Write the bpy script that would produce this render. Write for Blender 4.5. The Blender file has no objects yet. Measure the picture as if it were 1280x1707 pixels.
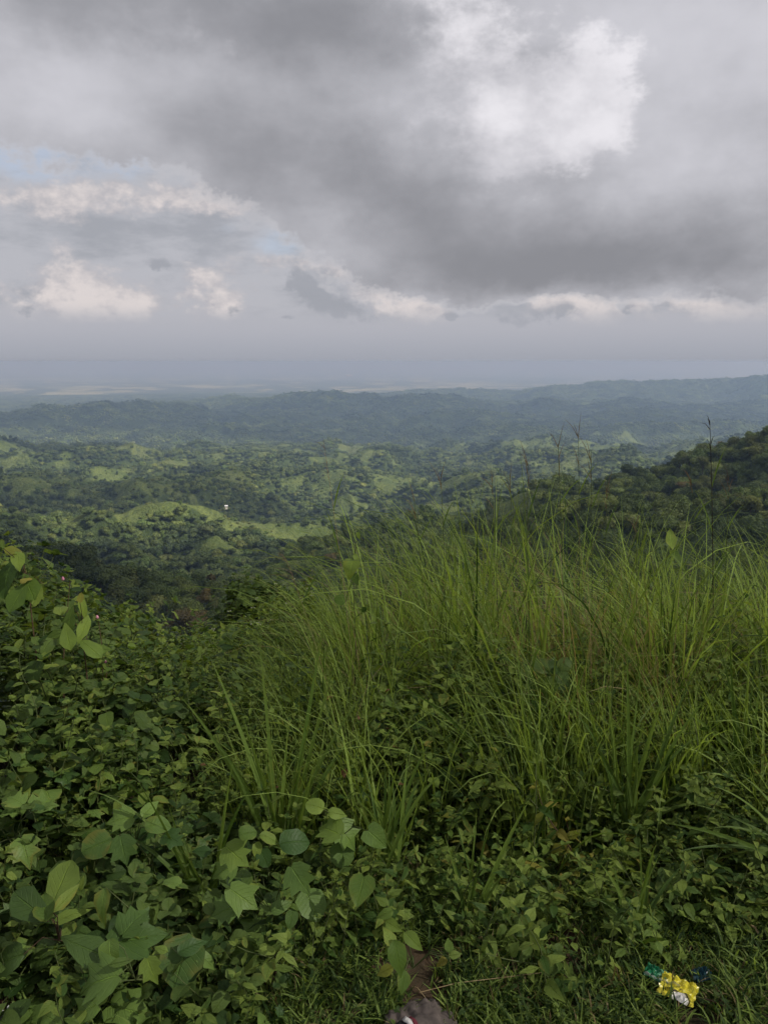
import bpy, math, random
import numpy as np
from mathutils import Vector, Matrix, Euler

R = math.radians
sc = bpy.context.scene
col = sc.collection

# ------------------------------------------------------------------ camera
F_PX, PITCH, CAM_Z = 1340.0, R(10.6), 1.6
cd = bpy.data.cameras.new('camera')
cam = bpy.data.objects.new('camera', cd)
col.objects.link(cam)
cam.location = (0, 0, CAM_Z)
cam.rotation_euler = (R(90) - PITCH, 0, 0)
cd.sensor_fit = 'HORIZONTAL'
cd.sensor_width = 36.0
cd.lens = 36.0 * F_PX / 1280.0
cd.clip_start = 0.05
cd.clip_end = 200000.0
sc.camera = cam

# ------------------------------------------------------------------ light
SUN = Vector((0.66, -0.30, 0.66)).normalized()          # direction towards the sun
sd = bpy.data.lights.new('sun', 'SUN')
sd.energy = 5.0
sd.angle = R(0.5)
sd.color = (1.0, 0.95, 0.86)
sun = bpy.data.objects.new('sun', sd)
col.objects.link(sun)
sun.rotation_euler = SUN.to_track_quat('Z', 'Y').to_euler()

sc.view_settings.view_transform = 'Standard'
sc.view_settings.look = 'None'
sc.view_settings.exposure = 0.50
sc.view_settings.gamma = 1.0
sc.view_settings.use_curve_mapping = False
sc.cycles.use_denoising = True
sc.cycles.max_bounces = 7
sc.cycles.diffuse_bounces = 3
sc.cycles.glossy_bounces = 2
sc.cycles.transmission_bounces = 4
sc.cycles.volume_bounces = 1
sc.cycles.transparent_max_bounces = 8
sc.cycles.use_adaptive_sampling = True
sc.cycles.adaptive_threshold = 0.02


# ------------------------------------------------------------------ node helpers
class NV:
    """a value socket with arithmetic that writes Math nodes"""
    def __init__(s, nt, sock): s.nt, s.s = nt, sock
    def _m(s, op, b=None, c=None, clamp=False):
        n = s.nt.nodes.new('ShaderNodeMath'); n.operation = op; n.use_clamp = clamp
        for i, q in enumerate((s, b, c)):
            if q is None: continue
            if isinstance(q, NV): s.nt.links.new(q.s, n.inputs[i])
            else: n.inputs[i].default_value = float(q)
        return NV(s.nt, n.outputs[0])
    def __add__(s, b): return s._m('ADD', b)
    __radd__ = __add__
    def __sub__(s, b): return s._m('SUBTRACT', b)
    def __rsub__(s, b): return (s * -1.0) + b
    def __mul__(s, b): return s._m('MULTIPLY', b)
    __rmul__ = __mul__
    def __truediv__(s, b): return s._m('DIVIDE', b)
    def pow(s, b): return s._m('POWER', b)
    def abs(s): return s._m('ABSOLUTE')
    def min(s, b): return s._m('MINIMUM', b)
    def max(s, b): return s._m('MAXIMUM', b)
    def clamp(s): return s._m('ADD', 0.0, clamp=True)
    def sin(s): return s._m('SINE')
    def exp(s): return s._m('EXPONENT')
    def smooth(s, a, b):
        n = s.nt.nodes.new('ShaderNodeMapRange'); n.interpolation_type = 'SMOOTHSTEP'
        s.nt.links.new(s.s, n.inputs[0]); n.inputs[1].default_value = a; n.inputs[2].default_value = b
        return NV(s.nt, n.outputs[0])


def link(nt, a, b):
    nt.links.new(a.s if isinstance(a, NV) else a, b)


def mixc(nt, f, a, b, mode='MIX'):
    n = nt.nodes.new('ShaderNodeMix'); n.data_type = 'RGBA'; n.blend_type = mode
    for k, v in ((0, f), (6, a), (7, b)):
        if isinstance(v, NV): nt.links.new(v.s, n.inputs[k])
        elif hasattr(v, 'is_output'): nt.links.new(v, n.inputs[k])
        elif isinstance(v, (tuple, list)): n.inputs[k].default_value = tuple(v) + (1,) * (4 - len(v))
        else: n.inputs[k].default_value = v
    return n.outputs[2]


def noise(nt, vec, scale, detail=4, rough=0.55, dist=0.0, out=0):
    n = nt.nodes.new('ShaderNodeTexNoise')
    if vec is not None: nt.links.new(vec, n.inputs['Vector'])
    n.inputs['Scale'].default_value = scale
    n.inputs['Detail'].default_value = detail
    n.inputs['Roughness'].default_value = rough
    n.inputs['Distortion'].default_value = dist
    return NV(nt, n.outputs[0]) if out == 0 else n.outputs[1]


def comb(nt, x, y, z):
    n = nt.nodes.new('ShaderNodeCombineXYZ')
    for i, q in enumerate((x, y, z)):
        if isinstance(q, NV): nt.links.new(q.s, n.inputs[i])
        else: n.inputs[i].default_value = q
    return n.outputs[0]


def sep(nt, v):
    n = nt.nodes.new('ShaderNodeSeparateXYZ'); nt.links.new(v, n.inputs[0])
    return [NV(nt, o) for o in n.outputs]


# pixel of the 1280x1707 frame -> direction, and the angles of that direction
def ray(px, py):
    cx, cy = (px - 640) / F_PX, -(py - 853.5) / F_PX
    d = Vector((cx, math.cos(PITCH) + cy * math.sin(PITCH), -math.sin(PITCH) + cy * math.cos(PITCH)))
    return d


def at(px, py, Y):
    d = ray(px, py)
    return Vector((d.x / d.y * Y, Y, CAM_Z + d.z / d.y * Y))


def azel(px, py):
    d = ray(px, py).normalized()
    return math.degrees(math.atan2(d.x, d.y)), math.degrees(math.asin(d.z))


def project(P):
    P = np.asarray(P, float).reshape(-1, 3)
    y, z = P[:, 1], P[:, 2] - CAM_Z
    dep = y * math.cos(PITCH) - z * math.sin(PITCH)
    up = y * math.sin(PITCH) + z * math.cos(PITCH)
    return 640 + F_PX * P[:, 0] / dep, 853.5 - F_PX * up / dep, dep


# ------------------------------------------------------------------ sky
world = bpy.data.worlds.new('World')
sc.world = world
world.use_nodes = True
nt = world.node_tree
nt.nodes.clear()
wo = nt.nodes.new('ShaderNodeOutputWorld')
bg = nt.nodes.new('ShaderNodeBackground')
bg.inputs[1].default_value = 0.095
nt.links.new(bg.outputs[0], wo.inputs[0])
tc = nt.nodes.new('ShaderNodeTexCoord')
D = tc.outputs['Generated']
sky = nt.nodes.new('ShaderNodeTexSky')
sky.sky_type = 'NISHITA'
sky.sun_disc = False
sky.sun_elevation = math.asin(SUN.z)
sky.sun_rotation = math.atan2(SUN.x, SUN.y)
sky.air_density = 1.0
sky.dust_density = 2.0
dx, dy, dz = sep(nt, D)
az = dx._m('ARCTAN2', dy) * 57.29578
el = dz.max(-1.0).min(1.0)._m('ARCSINE') * 57.29578
# warped angular coordinates: cloud outlines are eaten by turbulence
flat = comb(nt, az * 0.1, el * 0.14, dz * 0.0)        # slightly stretched sideways
nw1 = noise(nt, flat, 1.6, 6, 0.6)
nw2 = noise(nt, comb(nt, az * 0.1 + 31.0, el * 0.14, 5.0), 1.6, 6, 0.6)
nf1 = noise(nt, comb(nt, az * 0.1, el * 0.13, 9.0), 7.0, 5, 0.62)
nf2 = noise(nt, comb(nt, az * 0.1 + 11.0, el * 0.13, 3.0), 7.0, 5, 0.62)
uW = az + (nw1 - 0.5) * 5.5 + (nf1 - 0.5) * 1.5
vW = el + (nw2 - 0.5) * 3.6 + (nf2 - 0.5) * 1.3
uS = az + (nw1 - 0.5) * 2.2 + (nf1 - 0.5) * 1.8
vS = el + (nw2 - 0.5) * 1.2 + (nf2 - 0.5) * 1.3


def blob(U, V, px, py, rx, ry, rot=0.0, a=1.0):
    """soft ellipse centred where (px,py) looks, radii in degrees"""
    u0, v0 = azel(px, py)
    c, s_ = math.cos(R(rot)), math.sin(R(rot))
    p = (U - u0); q = (V - v0)
    e = ((p * (c / rx) + q * (s_ / rx)).pow(2.0) + (q * (c / ry) - p * (s_ / ry)).pow(2.0))
    # pow of negatives is safe for 2.0 in Cycles; keep it explicit all the same
    return (e * -1.0).exp() * a


def total(U, V, rows):
    t = None
    for r_ in rows:
        b = blob(U, V, *r_)
        t = b if t is None else t + b
    return t


# 1. far air: pale grey lilac by the horizon, dull blue above
hz = el.smooth(0.0, 9.0)
air = mixc(nt, hz, (3.55, 3.55, 3.85), (3.6, 3.65, 3.98))
blue = mixc(nt, 0.35, (4.0, 4.45, 5.5), sky.outputs[0])
gap = total(uS, vS, [(40, 262, 3.4, 1.5, -4, 1.0), (200, 262, 2.8, 1.2, -5, .9), (480, 410, 2.8, 1.0, 0, 1.0), (370, 380, 1.2, .6, 0, .5)])
air = mixc(nt, gap.smooth(0.20, 0.9) * 0.62, air, blue)

# 2. soft mid layer of far grey cloud
n_mid = noise(nt, comb(nt, az * 0.1, el * 0.30, 2.0), 2.2, 6, 0.6)
n_bil = noise(nt, comb(nt, az * 0.1, el * 0.16, 7.0), 4.6, 7, 0.66)
mid_m = (n_mid + total(uS, vS, [(160, 385, 9, 2.0, 0, .20), (1150, 500, 7, 2, 0, .2), (840, 530, 3, .8, 0, .2), (300, 400, 12, 1.2, 0, .10), (560, 510, 3.2, 1.0, -12, .40), (560, 470, 3, .7, -30, .2), (1200, 470, 6, 1.5, 0, .25), (60, 490, 3.5, 1.2, 0, .2)]) * 1.0
         ).smooth(0.50, 0.88) * el.smooth(2.0, 4.2)
c1 = mixc(nt, mid_m, air, (2.75, 2.85, 3.15))

# 3. small sunlit cumulus in a row near the horizon
cum = total(uS, vS, [(a_, b_, c_ * 1.12, d_ * 1.1, e_, f_) for a_, b_, c_, d_, e_, f_ in [(215, 508, 2.3, 1.3, 0, 1.1), (125, 475, 1.9, 2.0, 0, 1.05), (40, 520, 3.4, 1.8, 0, .50), (365, 500, 1.9, 1.7, 0, .95),
                     (330, 455, 1.2, .7, 0, .5), (680, 510, 2.9, 1.7, -20, 1.15), (560, 460, 3.4, .8, -25, .55), (990, 512, 3.0, 1.5, -8, 1.2), (905, 495, 1.7, 1.0, 0, .85),
                     (1075, 490, 1.3, .7, 0, .6), (1190, 515, 2.8, 1.1, -18, 1.15), (1280, 510, 2.0, 1.2, 0, .5), (620, 430, 1.6, .5, 0, .4),
                     (240, 325, 6.5, 1.1, 0, .75), (60, 335, 4.0, 1.3, 0, .55), (370, 335, 1.8, 1.3, 0, .55), (450, 440, 2.6, .8, 0, .45)]])
generic = (noise(nt, comb(nt, az * 0.1, el * 0.2, 1.0), 2.8, 5, 0.6) - 0.45) * 1.6 * el.smooth(3.0, 4.5) * (1.0 - el.smooth(8.5, 12.0)) * (1.0 - az.abs().smooth(30, 36) * -1.0) * az.abs().smooth(27, 33)
cum_e = cum + generic + (n_bil - 0.5) * 1.9
cum_m = cum_e.smooth(0.28, 0.85)
shade = (cum_e * 0.6 + (nf1 - 0.5) * 1.6).smooth(0.10, 0.90)
cum_c = mixc(nt, shade, (3.55, 3.45, 3.68), (5.5, 5.05, 4.95))
c2 = mixc(nt, cum_m * el.smooth(1.8, 3.8) * 0.92, c1, cum_c)
wisp = total(uS, vS, [(555, 505, 3.0, 1.0, -28, .9), (270, 443, 1.1, .6, -20, .8), (750, 527, .8, .5, 0, .8), (935, 520, 2.4, .7, 10, .7), (1045, 512, 1.0, .5, -20, .6),
                      (395, 515, .7, .4, 0, .7), (480, 525, .6, .25, 0, .7), (500, 470, 1.6, .7, -45, .6), (45, 495, 1.4, 1.2, 0, .6), (840, 525, 2.0, .8, 0, .5)]) + (nf2 - 0.5) * 1.5
c2 = mixc(nt, wisp.smooth(0.35, 0.75) * 0.85, c2, (2.6, 2.7, 3.0))

# 4. the great grey cloud overhead, and its like all round outside the view
big = total(uW, vW, [(980, 395, 17, 3.6, 4, 1.25), (600, 300, 10, 4.2, -12, 1.15), (320, 110, 15, 5.2, 0, 1.3), (60, 150, 8, 3.4, 0, .8), (1100, 120, 14, 9, 0, 1.2),
                     (800, 440, 7, 1.8, 0, .7), (1250, 330, 9, 5.0, 0, .9)])
allround = (el.smooth(6.0, 20.0) * 1.2 * (az.abs().smooth(26, 36).max(el.smooth(19.0, 26.0)))) + az.abs().smooth(26, 34) * (noise(nt, comb(nt, az * 0.1, el * 0.25, 4.0), 1.7, 5, .6) - .2) * el.smooth(5.0, 9.0) * 1.5
big = big + allround
big_m = (big + (nf1 - 0.5) * 0.75 + (nw2 - 0.5) * 0.4).smooth(0.42, 0.72)
lum = total(uW, vW, [(900, 450, 12, 1.6, 2, -.85), (1100, 380, 13, 2.8, 0, -.55), (620, 330, 9, 2.8, -15, -.60), (430, 220, 9, 3.2, 0, -.35), (330, 20, 13, 2.4, 0, -.75), (520, 90, 8, 4, -40, -.20),
                     (170, 130, 6.5, 3.0, 0, .42), (1250, 90, 8, 7, 0, .55), (1060, 300, 5, 4, 0, .12), (560, 180, 6, 3, 0, .10), (900, 30, 6, 3, 0, .3), (20, 180, 5, 3, 0, .15), (0, 20, 4, 2, 0, .1)])
n_low = noise(nt, comb(nt, az * 0.1, el * 0.15, 12.0), 1.5, 5, 0.5)
lum = lum + (n_low - 0.5) * 1.5 + (nf1 - 0.5) * 0.25
bigc = mixc(nt, lum.smooth(-1.15, 0.95), (1.96, 1.99, 2.17), (4.65, 4.62, 4.98))
c3 = mixc(nt, big_m, c2, bigc)
edge = big_m * (1.0 - big_m) * 4.0
c3 = mixc(nt, edge * 0.22, c3, (4.9, 4.8, 5.0))

# 5. bright billowing tower in front of it
vor = nt.nodes.new('ShaderNodeTexVoronoi'); vor.feature = 'SMOOTH_F1'
vv = comb(nt, (az + (nf1 - .5) * 2.5) * 0.1, (el + (nf2 - .5) * 2.5) * 0.11, 0.0)
nt.links.new(vv, vor.inputs['Vector']); vor.inputs['Scale'].default_value = 3.6; vor.inputs['Smoothness'].default_value = .6
vd = NV(nt, vor.outputs['Distance'])
tower = total(uS, vS, [(950, 150, 3.6, 3.0, 0, 1.1), (870, 200, 4.6, 3.6, 0, .95), (800, 70, 2.6, 3.0, 0, .75), (740, 40, 2.6, 3.2, 0, .45), (820, 260, 3.2, 2.0, 0, .65), (985, 210, 2.4, 2.6, 0, .6), (700, 10, 3, 1.6, 0, .35)])
tw = tower * 0.98 + (0.35 - vd) * 0.45 + (n_bil - 0.5) * 1.5 + (n_low - 0.5) * 1.1
# crisp on the sunny right-hand rim, melting away to the left
rim = az.smooth(2.0, 14.0)
tw_m = tw.smooth(0.28, 0.86) * rim + tw.smooth(0.10, 1.25) * (1.0 - rim)
tshade = (tower * 0.30 + (0.42 - vd) * 0.8 + (n_bil - 0.5) * 0.95 + (n_low - 0.5) * 1.2 + (el - 15.0) * 0.05 + (az - 8.0) * 0.03).smooth(-0.25, 0.95)
twc = mixc(nt, tshade, (4.1, 4.05, 4.35), (6.5, 6.35, 6.65))
c4 = mixc(nt, tw_m * 0.85, c3, twc)
# below the horizon line: far air only (hidden by the land)
c5 = mixc(nt, 1.0 - el.smooth(1.0, 4.2), c4, (3.15, 3.22, 3.60))

c6 = mixc(nt, 1.0 - el.smooth(-0.4, 2.2), c5, (2.70, 2.86, 3.28))
nt.links.new(c6, bg.inputs[0])
world.cycles.sampling_method = 'MANUAL'
world.cycles.sample_map_resolution = 512

# ------------------------------------------------------------------ numpy noise and the shape of the land
_rs = np.random.RandomState(7)
_perm = np.concatenate([_rs.permutation(256)] * 3)
_ga = _rs.uniform(0, 2 * math.pi, 256)
_gx, _gy = np.cos(_ga), np.sin(_ga)


def perlin(x, y):
    xi, yi = np.floor(x).astype(int), np.floor(y).astype(int)
    xf, yf = x - xi, y - yi
    u, v = xf * xf * xf * (xf * (xf * 6 - 15) + 10), yf * yf * yf * (yf * (yf * 6 - 15) + 10)
    def g(ix, iy, fx, fy):
        h = _perm[_perm[ix & 255] + (iy & 255)]
        return _gx[h] * fx + _gy[h] * fy
    a, b = g(xi, yi, xf, yf), g(xi + 1, yi, xf - 1, yf)
    c, d = g(xi, yi + 1, xf, yf - 1), g(xi + 1, yi + 1, xf - 1, yf - 1)
    return ((a + (b - a) * u) * (1 - v) + (c + (d - c) * u) * v) * 1.5


def fbm(x, y, o=4, gain=0.5):
    s, a = 0, 1.0
    for k in range(o):
        s = s + a * perlin(x * 2 ** k + 17.3 * k, y * 2 ** k - 9.1 * k); a *= gain
    return s


def ridged(x, y, o=4, gain=0.5):
    s, a, w = 0, 1.0, 1.0
    for k in range(o):
        n = 1.06 - np.sqrt(perlin(x * 2 ** k + 5.3 * k, y * 2 ** k + 3.7 * k) ** 2 + (.012 if k < 2 else .004)) * 1.7
        n = np.clip(n, 0, 1) ** 2
        s = s + a * n * w; w = np.clip(n * 1.6, 0, 1); a *= gain
    return s


PR = np.array([0, 2.0, 2.5, 3, 4, 5, 6, 8, 12, 30, 100, 200, 300, 420, 700, 1000, 1500, 2100, 2600, 3100, 4200, 5200, 6500, 9000, 2e5])
PZ = np.array([0, 0, -.05, -.16, -.40, -.85, -1.6, -3.4, -7.5, -23, -68, -104, -122, -142, -185, -208, -226, -242, -290, -345, -300, -345, -345, -352, -352])

# crest lines: table of photo columns -> rows gives the skyline each ridge has from the road, r0 its real distance
CRESTS = [
    # r0, width, table, trees on top, jitter
    (600., 150., [(300, 1090), (420, 995), (520, 945), (600, 900), (700, 868), (800, 838), (900, 810), (960, 795), (1000, 785), (1100, 760), (1160, 740), (1200, 733), (1280, 721), (1500, 690), (2200, 680)], 9., 5.),
    (360., 90., [(300, 1200), (700, 960), (900, 868), (1000, 852), (1100, 838), (1200, 838), (1280, 832), (1500, 800), (2200, 780)], 7., 4.),
    (330., 80., [(-900, 850), (-200, 905), (0, 930), (100, 955), (200, 985), (300, 1010), (400, 1020), (500, 1090), (700, 1200)], 8., 6.),
    (780., 150., [(-900, 800), (-100, 846), (0, 862), (120, 880), (200, 868), (300, 862), (360, 850), (440, 868), (520, 885), (600, 905), (800, 950)], 8., 9.),
    (1250., 190., [(-500, 800), (0, 815), (100, 832), (200, 822), (300, 815), (360, 800), (410, 794), (450, 802), (520, 828), (600, 850), (700, 830), (800, 800), (900, 800), (1300, 800)], 8., 12.),
    (1700., 200., [(-500, 750), (0, 775), (150, 780), (300, 770), (420, 775), (520, 772), (640, 760), (700, 766), (780, 772), (860, 768), (1300, 770)], 8., 14.),
    (2350., 260., [(-900, 720), (0, 735), (100, 729), (180, 726), (260, 733), (330, 742), (400, 752), (480, 752), (560, 741), (640, 754), (720, 752), (800, 746), (850, 738), (900, 741), (1000, 742), (1300, 742), (2200, 730)], 9., 10.),
    (3400., 330., [(-900, 715), (0, 745), (160, 735), (250, 722), (330, 712), (400, 716), (450, 735), (540, 735), (620, 728), (700, 716), (800, 713), (900, 712), (1000, 715), (1060, 708), (1110, 712), (1200, 704), (1280, 706), (2200, 690)], 9., 10.),
    (4500., 420., [(-900, 670), (0, 690), (60, 676), (120, 668), (200, 672), (260, 670), (340, 680), (420, 692), (520, 700), (600, 703), (660, 702), (720, 690), (760, 683), (820, 692), (920, 700), (1000, 690), (1080, 682), (1180, 697), (1280, 700), (2200, 680)], 9., 13.),
    (5600., 500., [(-900, 670), (0, 700), (200, 690), (300, 668), (370, 661), (440, 663), (500, 656), (560, 652), (610, 658), (650, 664), (720, 656), (800, 668), (860, 672), (900, 664), (980, 672), (1060, 664), (1150, 676), (1280, 670), (2200, 660)], 9., 13.),
    (7400., 600., [(-900, 700), (0, 712), (300, 690), (500, 672), (620, 660), (680, 651), (760, 648), (840, 650), (900, 645), (1000, 636), (1060, 633), (1140, 634), (1200, 630), (1280, 627), (2200, 625)], 9., 12.),
]
_CR = []
for r0, w, tab, th, jt in CRESTS:
    A = []
    for px, py in tab:
        d = ray(px, py)
        A.append((math.atan2(d.x, d.y), CAM_Z + d.z / math.hypot(d.x, d.y) * r0 - th))
    A = np.array(A)
    _CR.append((r0, w, A[:, 0], A[:, 1], jt))


def land(x, y):
    x = np.asarray(x, float); y = np.asarray(y, float)
    r = np.hypot(x, y)
    a = np.arctan2(x, y)
    behind = np.clip((np.abs(a) - 1.1) / 0.9, 0, 1)
    re = np.maximum(r - 55 * behind * np.clip(r / 60, 0, 1), 0.0)
    # the verge drops away along y close by, along r further off
    k = np.clip((r - 5) / 8, 0, 1)
    rn = np.where(y > 0, np.maximum(y, 0.0), 0.0)
    re = np.where(behind > 0, re, rn * (1 - k) + re * k)
    z = np.interp(re, PR, PZ)
    amp = np.interp(re, [0, 40, 150, 500, 1200, 2200, 7500, 9500, 2e5], [0, 0, 7, 24, 44, 44, 30, 2.0, 0])
    wx = x + 150 * fbm(x / 600 + 3, y / 500, 2); wy = y + 150 * fbm(x / 500 - 8, y / 500 + 4, 2)
    for i, (r0, w, ta, tz, jt) in enumerate(_CR):
        rr0 = r0 * (1 + 0.10 * perlin(a * 4 + i * 7.7, a * 0 + i * 1.3)) + 0.05 * r0 * perlin(a * 17 + i, a * 0 + 2.0 * i)
        cz = np.interp(a, ta, tz)
        cz = tz.min() + (cz - tz.min()) * 1.0
        cz = cz + (rr0 / r0 - 1) * (cz - CAM_Z) + jt * 0.45 * fbm(a * 28 + i * 5, a * 0 + i, 2)
        q = (re - rr0) / w
        b = np.exp(-q * q)
        z = z + np.maximum(cz - z, 0) * b * (1 - behind)
    amp = amp * (1 - .75 * np.clip((a - .22) / .15, 0, 1) * np.clip((1150 - r) / 300, 0, 1))
    n = ridged(wx / 500, wy / 500, 5, 0.60)
    n = np.where(n > .95, .95 + (n - .95) * .30, n) - .75
    n = n * 1.1 + .25 * fbm(wx / 260 + 6, wy / 340, 3, .55)
    n2 = fbm(x / 130, y / 130, 3) * 0.22
    z = z + amp * (n + n2) * 1.02
    z = z + np.interp(re, [0, 10, 60, 300, 1e4], [0, 0, .5, 1.2, 1.2]) * fbm(x / 24, y / 24, 2)
    near = np.interp(r, [0, 12, 30], [1, 1, 0])
    z = z + near * (0.03 * fbm(x * 1.3, y * 1.3, 3) + 0.05 * fbm(x * .45 + 9, y * .45, 2) * np.clip(r - 1, 0, 1))
    return z


def cover(x, y):
    """1 where forest grows, 0 on open grassy slopes"""
    r = np.hypot(x, y)
    f = fbm(x / 150 + 40, y / 150, 5, 0.68)
    h = ridged((x + 150 * fbm(x / 600 + 3, y / 500, 2)) / 500, (y + 150 * fbm(x / 500 - 8, y / 500 + 4, 2)) / 500, 3, .55)
    thr = np.interp(r, [0, 250, 700, 1000, 2600, 3300, 9e3], [-.9, -.55, -.22, -.06, .0, -.55, -.8])
    a = np.arctan2(x, y)
    thr = thr - 0.5 * np.clip((a - 0.12) / 0.1, 0, 1) * np.clip((1000 - r) / 200, 0, 1)
    return np.clip((f - (np.minimum(h, 1.15) - .85) * 0.6 - thr) / 0.22 + 0.5, 0, 1)


# ------------------------------------------------------------------ object helpers
def tag(o, label=None, cat=None, group=None, kind=None):
    if label: o['label'] = label
    if cat: o['category'] = cat
    if group: o['group'] = group
    if kind: o['kind'] = kind
    return o


def mesh_np(name, V, F, mats=(), smooth=True, uv=None, attr=None, fmat=None):
    """V (n,3), F (m,3|4) arrays"""
    me = bpy.data.meshes.new(name)
    V = np.asarray(V, np.float32); F = np.asarray(F, np.int32)
    k = F.shape[1]
    me.vertices.add(len(V)); me.vertices.foreach_set('co', V.ravel())
    me.loops.add(F.size); me.loops.foreach_set('vertex_index', F.ravel())
    me.polygons.add(len(F))
    me.polygons.foreach_set('loop_start', np.arange(0, F.size, k, dtype=np.int32))
    me.polygons.foreach_set('loop_total', np.full(len(F), k, np.int32))
    for m in mats: me.materials.append(m)
    if fmat is not None: me.polygons.foreach_set('material_index', np.asarray(fmat, np.int32))
    me.polygons.foreach_set('use_smooth', np.full(len(F), smooth, bool))
    if uv is not None:
        l = me.uv_layers.new(name='UVMap')
        l.data.foreach_set('uv', np.asarray(uv, np.float32)[F.ravel()].ravel())
    if attr:
        for an, arr in attr.items():
            at_ = me.attributes.new(an, 'FLOAT', 'POINT')
            at_.data.foreach_set('value', np.asarray(arr, np.float32))
    me.update(); me.validate()
    return me


def obj(name, me, parent=None, loc=None, rot=None, scl=None):
    o = bpy.data.objects.new(name, me)
    col.objects.link(o)
    if parent is not None: o.parent = parent
    if loc is not None: o.location = loc
    if rot is not None: o.rotation_euler = rot
    if scl is not None: o.scale = (scl,) * 3 if isinstance(scl, (int, float)) else scl
    return o


def empty(name, loc, rz=0.0):
    o = bpy.data.objects.new(name, None)
    o.empty_display_size = 0.05
    col.objects.link(o); o.location = loc; o.rotation_euler = (0, 0, rz)
    return o


def material(name):
    m = bpy.data.materials.new(name); m.use_nodes = True
    m.node_tree.nodes.clear()
    nt = m.node_tree
    out = nt.nodes.new('ShaderNodeOutputMaterial')
    return m, nt, out


def principled(nt, base, rough=0.8, spec=0.3, normal=None):
    p = nt.nodes.new('ShaderNodeBsdfPrincipled')
    for k, v in (('Base Color', base), ('Roughness', rough), ('Specular IOR Level', spec), ('Normal', normal)):
        if v is None: continue
        if isinstance(v, NV): nt.links.new(v.s, p.inputs[k])
        elif hasattr(v, 'is_output'): nt.links.new(v, p.inputs[k])
        elif isinstance(v, tuple): p.inputs[k].default_value = v + (1,) * (4 - len(v))
        else: p.inputs[k].default_value = v
    return p.outputs[0]


def bump(nt, h, dist, strength=1.0):
    b = nt.nodes.new('ShaderNodeBump'); b.inputs['Distance'].default_value = dist; b.inputs['Strength'].default_value = strength
    link(nt, h, b.inputs['Height'])
    return b.outputs[0]


def geo_pos(nt):
    return nt.nodes.new('ShaderNodeNewGeometry').outputs['Position']


def attr_node(nt, name):
    n = nt.nodes.new('ShaderNodeAttribute'); n.attribute_name = name
    return NV(nt, n.outputs['Fac'])


# ------------------------------------------------------------------ ground materials
def mat_hills():
    m, nt, out = material('hill_ground')
    P = geo_pos(nt)
    n1 = noise(nt, P, 0.006, 5, .6); n2 = noise(nt, P, 0.05, 5, .65); n3 = noise(nt, P, 0.35, 3, .6)
    grass = mixc(nt, n2.smooth(.35, .7), (.070, .098, .026), (.140, .172, .050))
    grass = mixc(nt, n1.smooth(.45, .7) * .55, grass, (.14, .155, .055))
    earth = mixc(nt, n3, (.12, .085, .05), (.16, .12, .07))
    grass = mixc(nt, n2.smooth(.70, .78) * .45, grass, earth)
    scrub = mixc(nt, n2.smooth(.3, .7), (.03, .045, .015), (.06, .085, .028))
    grass = mixc(nt, n3.smooth(.5, .62) * .6, grass, scrub)
    c = mixc(nt, (attr_node(nt, 'cover') + (n2 - .5) * .9).smooth(.25, .75), grass, scrub)
    nb = noise(nt, P, 0.12, 5, .7)
    s = principled(nt, c, .95, .1, bump(nt, nb + n3 * .4, 6.0, 1.0))
    link(nt, s, out.inputs[0])
    return m


def mat_plain():
    m, nt, out = material('plain_land')
    P = geo_pos(nt)
    X, Y, Z = sep(nt, P)
    v = nt.nodes.new('ShaderNodeTexVoronoi'); v.inputs['Scale'].default_value = 0.0034
    nt.links.new(comb(nt, X, Y * .7, 0.0), v.inputs['Vector'])
    vc = NV(nt, sep(nt, v.outputs['Color'])[0].s)
    n1 = noise(nt, P, 0.00022, 4, .6); n2 = noise(nt, P, 0.0016, 5, .65)
    field = mixc(nt, vc, (.10, .14, .05), (.32, .32, .18))
    wood = mixc(nt, n2, (.045, .06, .03), (.09, .11, .05))
    c = mixc(nt, (n1 + (vc - .5) * .34 + (n2 - .5) * .3).smooth(.53, .58), wood, field)
    s = principled(nt, c, .95, .1)
    link(nt, s, out.inputs[0])
    return m


def mat_soil():
    m, nt, out = material('verge_soil')
    P = geo_pos(nt)
    n1 = noise(nt, P, 5, 6, .65); n2 = noise(nt, P, 42, 5, .7); n3 = noise(nt, P, 1.3, 4, .6)
    c = mixc(nt, n1.smooth(.3, .7), (.030, .019, .012), (.085, .050, .030))
    c = mixc(nt, n2.smooth(.5, .75) * .5, c, (.13, .09, .06))
    c = mixc(nt, n3.smooth(.4, .62) * .8, c, (.016, .020, .009))
    s = principled(nt, c, .92, .15, bump(nt, n1 + n2 * .35, .02, .9))
    link(nt, s, out.inputs[0])
    return m


def polar(name, radii, kind_label, mat, dense=360, coarse=70):
    a1 = np.linspace(R(-34), R(34), dense)
    a2 = np.linspace(R(34), R(326), coarse)[1:-1]
    az_ = np.concatenate([a1, a2])
    RR, AA = np.meshgrid(radii, az_, indexing='ij')
    X, Y = RR * np.sin(AA), RR * np.cos(AA)
    Z = land(X, Y)
    V = np.stack([X, Y, Z], -1).reshape(-1, 3)
    nr, na = RR.shape
    i = np.arange(nr - 1)[:, None] * na; j = np.arange(na)[None, :]; jn = (j + 1) % na
    F = np.stack([i + j, i + jn, i + na + jn, i + na + j], -1).reshape(-1, 4)[:, ::-1]
    if radii[0] == 0: pass
    me = mesh_np(name, V, F, [mat], True, attr={'cover': cover(X, Y).ravel()})
    o = obj(name, me)
    return tag(o, kind_label, None, None, 'structure')


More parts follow.
